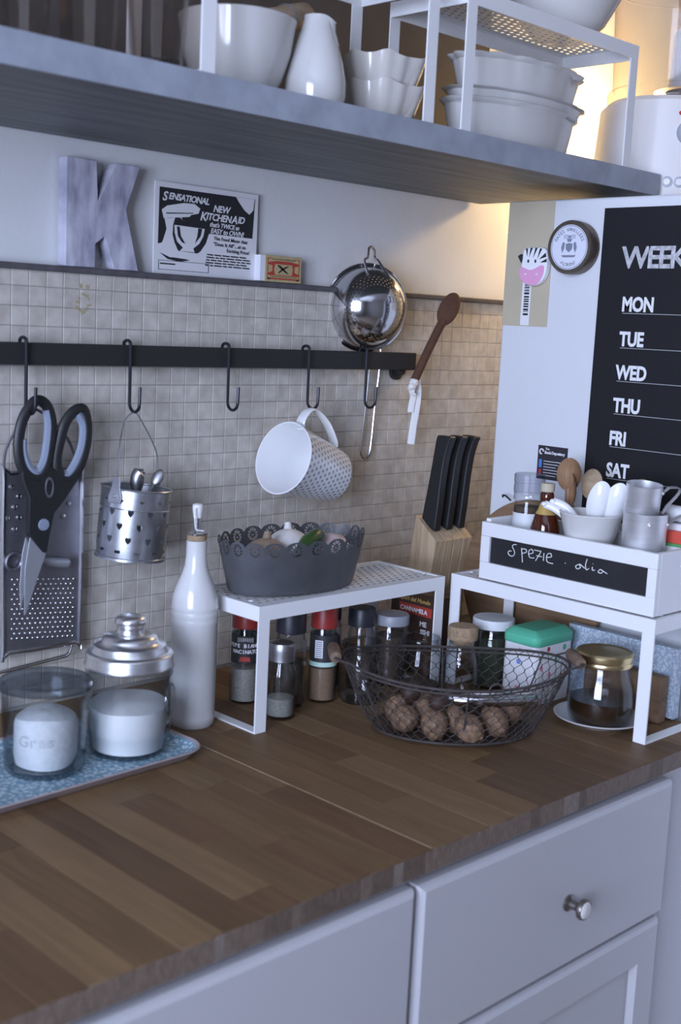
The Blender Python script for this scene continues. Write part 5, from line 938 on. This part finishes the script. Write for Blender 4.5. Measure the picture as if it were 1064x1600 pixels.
STROKES = [[(-0.348, 0.2177), (-0.3429, 0.2166), (-0.3411, 0.2137), (-0.3441, 0.2095), (-0.3457, 0.205), (-0.3425, 0.2007), (-0.3372, 0.2012), (-0.3346, 0.2041), (-0.3367, 0.2071), (-0.3402, 0.2072)], [(-0.3564, 0.2144), (-0.3581, 0.2053), (-0.3598, 0.195)], [(-0.3565, 0.2132), (-0.3636, 0.2137), (-0.3648, 0.2099), (-0.3582, 0.2072)], [(-0.3698, 0.2084), (-0.3761, 0.2111), (-0.3735, 0.2153), (-0.3687, 0.2117), (-0.3711, 0.204), (-0.3787, 0.2046)], [(-0.3777, 0.2151), (-0.389, 0.2151)], [(-0.389, 0.2151), (-0.3841, 0.2062), (-0.381, 0.201)], [(-0.382, 0.2082), (-0.391, 0.2081)], [(-0.3938, 0.2136), (-0.3937, 0.2032)], [(-0.3979, 0.2085), (-0.406, 0.2106), (-0.4043, 0.2149), (-0.399, 0.2122), (-0.3998, 0.2031), (-0.4096, 0.202)], [(-0.4283, 0.2062), (-0.4291, 0.2059)], [(-0.4508, 0.2086), (-0.4453, 0.2053), (-0.4475, 0.2019), (-0.4526, 0.2044), (-0.4508, 0.2086), (-0.4564, 0.2062), (-0.4592, 0.2044)], [(-0.4619, 0.2173), (-0.46, 0.2091), (-0.4619, 0.2031), (-0.4656, 0.2056)], [(-0.4706, 0.2087), (-0.471, 0.2043), (-0.4748, 0.2049)], [(-0.4709, 0.2128), (-0.4712, 0.2124)], [(-0.4823, 0.2074), (-0.4796, 0.2036), (-0.4841, 0.2026), (-0.4871, 0.206), (-0.4823, 0.2074), (-0.489, 0.2053), (-0.4935, 0.2034)]]
def stroke(pts): 
    P = [Vector((xw, y, z)) for (y, z) in pts]; ch.tube(smooth(P, 4) if len(P) > 2 else P, .00062, 5)
for s_ in STROKES: stroke(s_)
obj('chalk_writing', ch, 'chalk_white', cbd)
obj('rope_handle', MB().tube(smooth([(.060, cY0 - .001, CZ + .060), (.064, cY0 - .012, CZ + .056), (.074, cY0 - .022, CZ + .030), (.090, cY0 - .022, CZ + .028), (.100, cY0 - .012, CZ + .056), (.104, cY0 - .001, CZ + .060)], 6), .0024, 8), 'white_plastic', CR)
cz = CZ + .0063
# in the crate
mxx, myy = .0600, -.3245
ML_ = thing('spice_mill', 'clear-capped spice mill with pale label at the crate end', 'mill', (mxx, myy, cz))
obj('glass', MB().lathe([(0, .0005), (.0190, .0005), (.0200, .004), (.0200, .096), (.0185, .101), (.0185, .104)], (mxx, myy, cz), seg=40), 'clear_glass', ML_)
obj('label', MB().lathe([(.0201, .036), (.0205, .0362), (.0205, .0870), (.0201, .0872)], (mxx, myy, cz), seg=40), 'label_white', ML_)
tx = MB()
for k in range(4): tx.box((-.0035 + k * .0048, 0, 0), (-.0005 + k * .0048, .0032, .0002), axisM((mxx + .0207 * math.cos(AC + .25), myy + .0207 * math.sin(AC + .25), cz + .0735), (math.cos(AC + .25), math.sin(AC + .25), 0), (0, 0, 1)))
obj('label_print', tx, 'print_red', ML_)
obj('grinder_collar', MB().lathe([(.0188, .1045), (.0206, .105), (.0210, .108), (.0206, .111), (.0188, .1115)], (mxx, myy, cz), seg=40), 'thick_glass', ML_)
obj('grinder_cap', MB().lathe([(.0188, .112), (.0208, .1125), (.0208, .1165), (.0214, .117), (.0214, .125), (.0208, .1255), (.0208, .129), (.0216, .1295), (.0216, .139), (.0208, .1408), (0, .1409)], (mxx, myy, cz), seg=22), 'cap_plastic', ML_, sharp=10)
tag(obj('spice', MB().lathe([(0, 0), (.0188, 0), (.0188, .0910), (0, .0925)], (mxx, myy, cz + .0045), seg=28), 'dark_spice'), 'dark peppercorns inside the clear-capped mill', 'spice')
qx, qy = .0480, -.3640
t = thing('sauce_bottle', 'small bulbous amber bottle with yellow neck band in the crate', 'bottle', (qx, qy, cz))
obj('glass', MB().lathe([(0, 0), (.0180, 0), (.0205, .004), (.0210, .055), (.0200, .072), (.0160, .086), (.0105, .097), (.0082, .106), (.0095, .112), (.0095, .118), (.0080, .121), (0, .121)], (qx, qy, cz + .0003), seg=40), 'amber_glass', t)
obj('neck_label', MB().lathe([(.0142, .0910), (.0108, .0980), (.0086, .1050), (.0084, .1055)], (qx, qy, cz + .0003), seg=28), 'print_gold', t)
obj('cap', MB().lathe([(.0082, .1213), (.0096, .1218), (.0096, .1330), (0, .1336)], (qx, qy, cz + .0003), seg=24), 'kraft', t)
ux, uy = .0490, -.4360
BWL = tag(obj('small_bowl', MB().lathe([(0, 0), (.026, 0), (.028, .003), (.0345, .026), (.0395, .046), (.0425, .0535), (.0418, .0548), (.0385, .047), (.0330, .026), (.026, .007), (0, .005)], (ux, uy, .2170), seg=56), 'porcelain', loc=(ux, uy, .2170)), 'white porcelain bowl of spoons standing in the crate', 'bowl')
stn = tag(obj('small_carton', MB().box((ux - .028, uy - .030, cz), (ux + .028, uy + .030, .2167)), 'white_paint', bevel=.002), 'small white carton under the bowl of spoons', 'box')
bz_ = .2270
def wspoon(base, tip, w, l, mat, label, name, face, dish=.30, grp='wooden spoons in the crate', cat='spoon'):
    t = thing(name, label, cat, base, grp); base = Vector(base); tip = Vector(tip); d = (tip - base).normalized()
    obj('handle', MB().tube([base, base.lerp(tip, .5), tip], [.0032, .0036, .0045], 10), mat, t)
    mb = MB(); M = axisM((0, 0, 0), d, face)
    c = tip + d * l * .42; hn = (M.to_3x3() @ Vector((0, 1, 0)))
    # hollowed bowl: outer shell plus a dished inner face
    n, k = 24, 8; vs = []; fs = []
    for side_, off in ((0, 1), (1, -.55)):
        for i in range(k + 1):
            rr_ = i / k
            for j in range(n):
                a = 2 * PI * j / n; dep = (1 - rr_ ** 2.2) * w * dish * (-1 if side_ == 0 else -.72)
                vs.append(c + (M.to_3x3() @ Vector((w / 2 * rr_ * math.cos(a), dep, l / 2 * rr_ * math.sin(a)))))
    for side_ in (0, 1):
        b0 = side_ * (k + 1) * n
        for i in range(k):
            for j in range(n): q = (b0 + i * n + j, b0 + i * n + (j + 1) % n, b0 + (i + 1) * n + (j + 1) % n, b0 + (i + 1) * n + j); fs.append(q if side_ else q[::-1])
    mb.add(vs, fs); obj('bowl', mb, mat, t, sharp=60); return t
F1 = (-.7, -.72, .1)
wspoon((.0760, -.3820, cz + .004), (.0850, -.3720, .2930), .0345, .046, 'spoon_wood', 'broad brown wooden spoon tallest beside the dark card', 'wooden_spoon', (.7, .7, .1))
wspoon((.0700, -.3940, cz + .004), (.0760, -.3850, .2720), .020, .048, 'spoon_wood', 'narrow reddish wooden spoon seen edge-on by the bowl', 'wooden_spoon', (-.7, .6, .1))
wspoon((.0880, -.4050, cz + .004), (.0860, -.4080, .2860), .0310, .042, 'pale_wood', 'pale greyish wooden spoon hollow toward the planner', 'wooden_spoon', (-.55, -.83, .1))
wspoon((.1000, -.4440, cz + .004), (.0980, -.4720, .2830), .0310, .040, 'spoon_wood', 'brown wooden spoon peeping out behind the aluminium cups', 'wooden_spoon', (.7, .7, .1))
G3 = 'white porcelain spoons in the bowl'
wspoon((.0480, -.4400, bz_ + .006), (.0430, -.4470, .2610), .0320, .064, 'white_ceramic', 'front upright white porcelain spoon in the bowl', 'porcelain_spoon', (.75, .6, .1), grp=G3)
wspoon((.0560, -.4460, bz_ + .006), (.0530, -.4580, .2620), .0320, .064, 'white_ceramic', 'second upright white porcelain spoon behind the front one', 'porcelain_spoon', (.75, .6, .1), grp=G3)
for k, l in ((0, 'white porcelain spoon handle lower of two pointing at the mill'), (1, 'white porcelain spoon handle upper of two pointing at the mill')):
    t = thing('porcelain_spoon', l, 'spoon', (.045, -.42, bz_), G3); o_ = .009 * k
    pth = smooth([(.047 + o_, -.4150 - o_, .2215), (.040 + o_, -.4060 - o_, .2560), (.032 + o_, -.3920 - o_ * .9, .2705 + o_ * .45), (.024 + o_, -.3780 - o_ * .8, .2765 + o_ * .45)], 5)
    obj('handle', MB().tube(pth, (.0052, .0032), 12, flat=(.6, -.6, .5)), 'white_ceramic', t); obj('handle_end', MB().ball(tuple(pth[-1]), (.0050, .0050, .0036), 14, 8), 'white_ceramic', t)
def alucup(x, y, z, r, h, M, label, hang, riv, hd):
    t = thing('measuring_cup', label, 'cup', (x, y, z), 'aluminium measuring cups')
    obj('cup', MB().lathe([(0, 0), (r * .93, 0), (r * .98, .003), (r * .99, h * .62), (r * 1.0, h * .63), (r, h - .001), (r * 1.02, h), (r * .97, h), (r * .95, .003), (0, .002)], M=M, seg=56), 'soft_aluminium', t)
    Mi_ = M.to_3x3(); d = Vector((math.cos(hang), math.sin(hang), 0)); s_ = Vector((-d.y, d.x, 0))
    obj('handle', MB().tube([M @ (d * a + Vector((0, 0, b))) for a, b in hd], (.0055, .0009), 10, flat=tuple(Mi_ @ s_)), 'soft_aluminium', t)
    for a in riv: obj('rivet', MB().ball(tuple(M @ Vector((r * 1.0 * math.cos(a), r * 1.0 * math.sin(a), h * .78))), .0026, 10, 6), 'soft_aluminium', t)
r1, h1 = .0278, .0590; c1 = (.0465, -.5185, .2245)
alucup(*c1, r1, h1, Matrix.Translation(c1), 'larger aluminium measuring cup standing in the crate end', -.62, (-1.15, -.35, 3.9), [(r1 * .9, h1 * .80), (r1 + .004, h1 * .80), (r1 + .016, h1 * .92), (r1 + .030, h1 * 1.02), (r1 + .055, h1 * 1.10)])
r2, h2 = .0228, .0400; c2 = (.0455, -.5120, .2800)
M2 = Matrix.Translation(c2) @ Matrix.Rotation(.10, 4, 'X') @ Matrix.Rotation(-.06, 4, 'Y')
alucup(*c2, r2, h2, M2, 'smaller aluminium cup stacked on the larger one', -.80, (-1.1,), [(r2 * .95, h2 * .72)] + [(r2 + .012 + .014 * math.sin(PI * i / 8) - .004, h2 * (.95 - .62 * (i / 8)) + .010 * math.sin(PI * i / 8)) for i in range(9)] + [(r2 + .004, h2 * .10)])
tag(obj('storage_tin', MB().lathe([(0, 0), (.0290, 0), (.0300, .002), (.0300, .0540), (.029, .0558), (0, .0558)], (c1[0], c1[1], cz), seg=40), 'white_enamel'), 'white round tin under the larger aluminium cup', 'tin')
RP = thing('rolling_pin', 'white rolling pin lying behind the aluminium cups', 'rolling pin', (.095, -.56, .27))
ra = Vector((.1020, -.5150, .2800)); rd = Vector((.03, -1, -.02)).normalized(); Mr_ = axisM(ra, rd)
obj('barrel', MB().lathe([(0, 0), (.0095, .001), (.0105, .006), (.0110, .12), (.0100, .128), (0, .13)], M=Mr_, seg=32), 'white_plastic', RP)
obj('end_knob', MB().lathe([(0, .1302), (.005, .1303), (.0065, .140), (.0055, .155), (0, .157)], M=Mr_, seg=24), 'white_plastic', RP)
RS = tag(obj('rolling_pin_rest', MB().box((.090, -.5560, cz), (.1105, -.5150, .2680)), 'white_paint', bevel=.002), 'white upright carton carrying the rolling pin in the crate', 'box')
PK = thing('seasoning_pack', 'red and green seasoning pack in the crate end', 'box', (.075, -.545, cz))
obj('pack', MB().box((.0800, -.5565, cz), (.0890, -.5300, .2440)), 'pack_green', PK, bevel=.001); obj('red_band', MB().box((.0797, -.5568, .2441), (.0893, -.5297, .2600)), 'pack_red', PK, bevel=.0008); obj('white_band', MB().box((.0796, -.5569, .2330), (.0894, -.5296, .2400)), 'paper_white', PK)
bpy.context.view_layer.update()
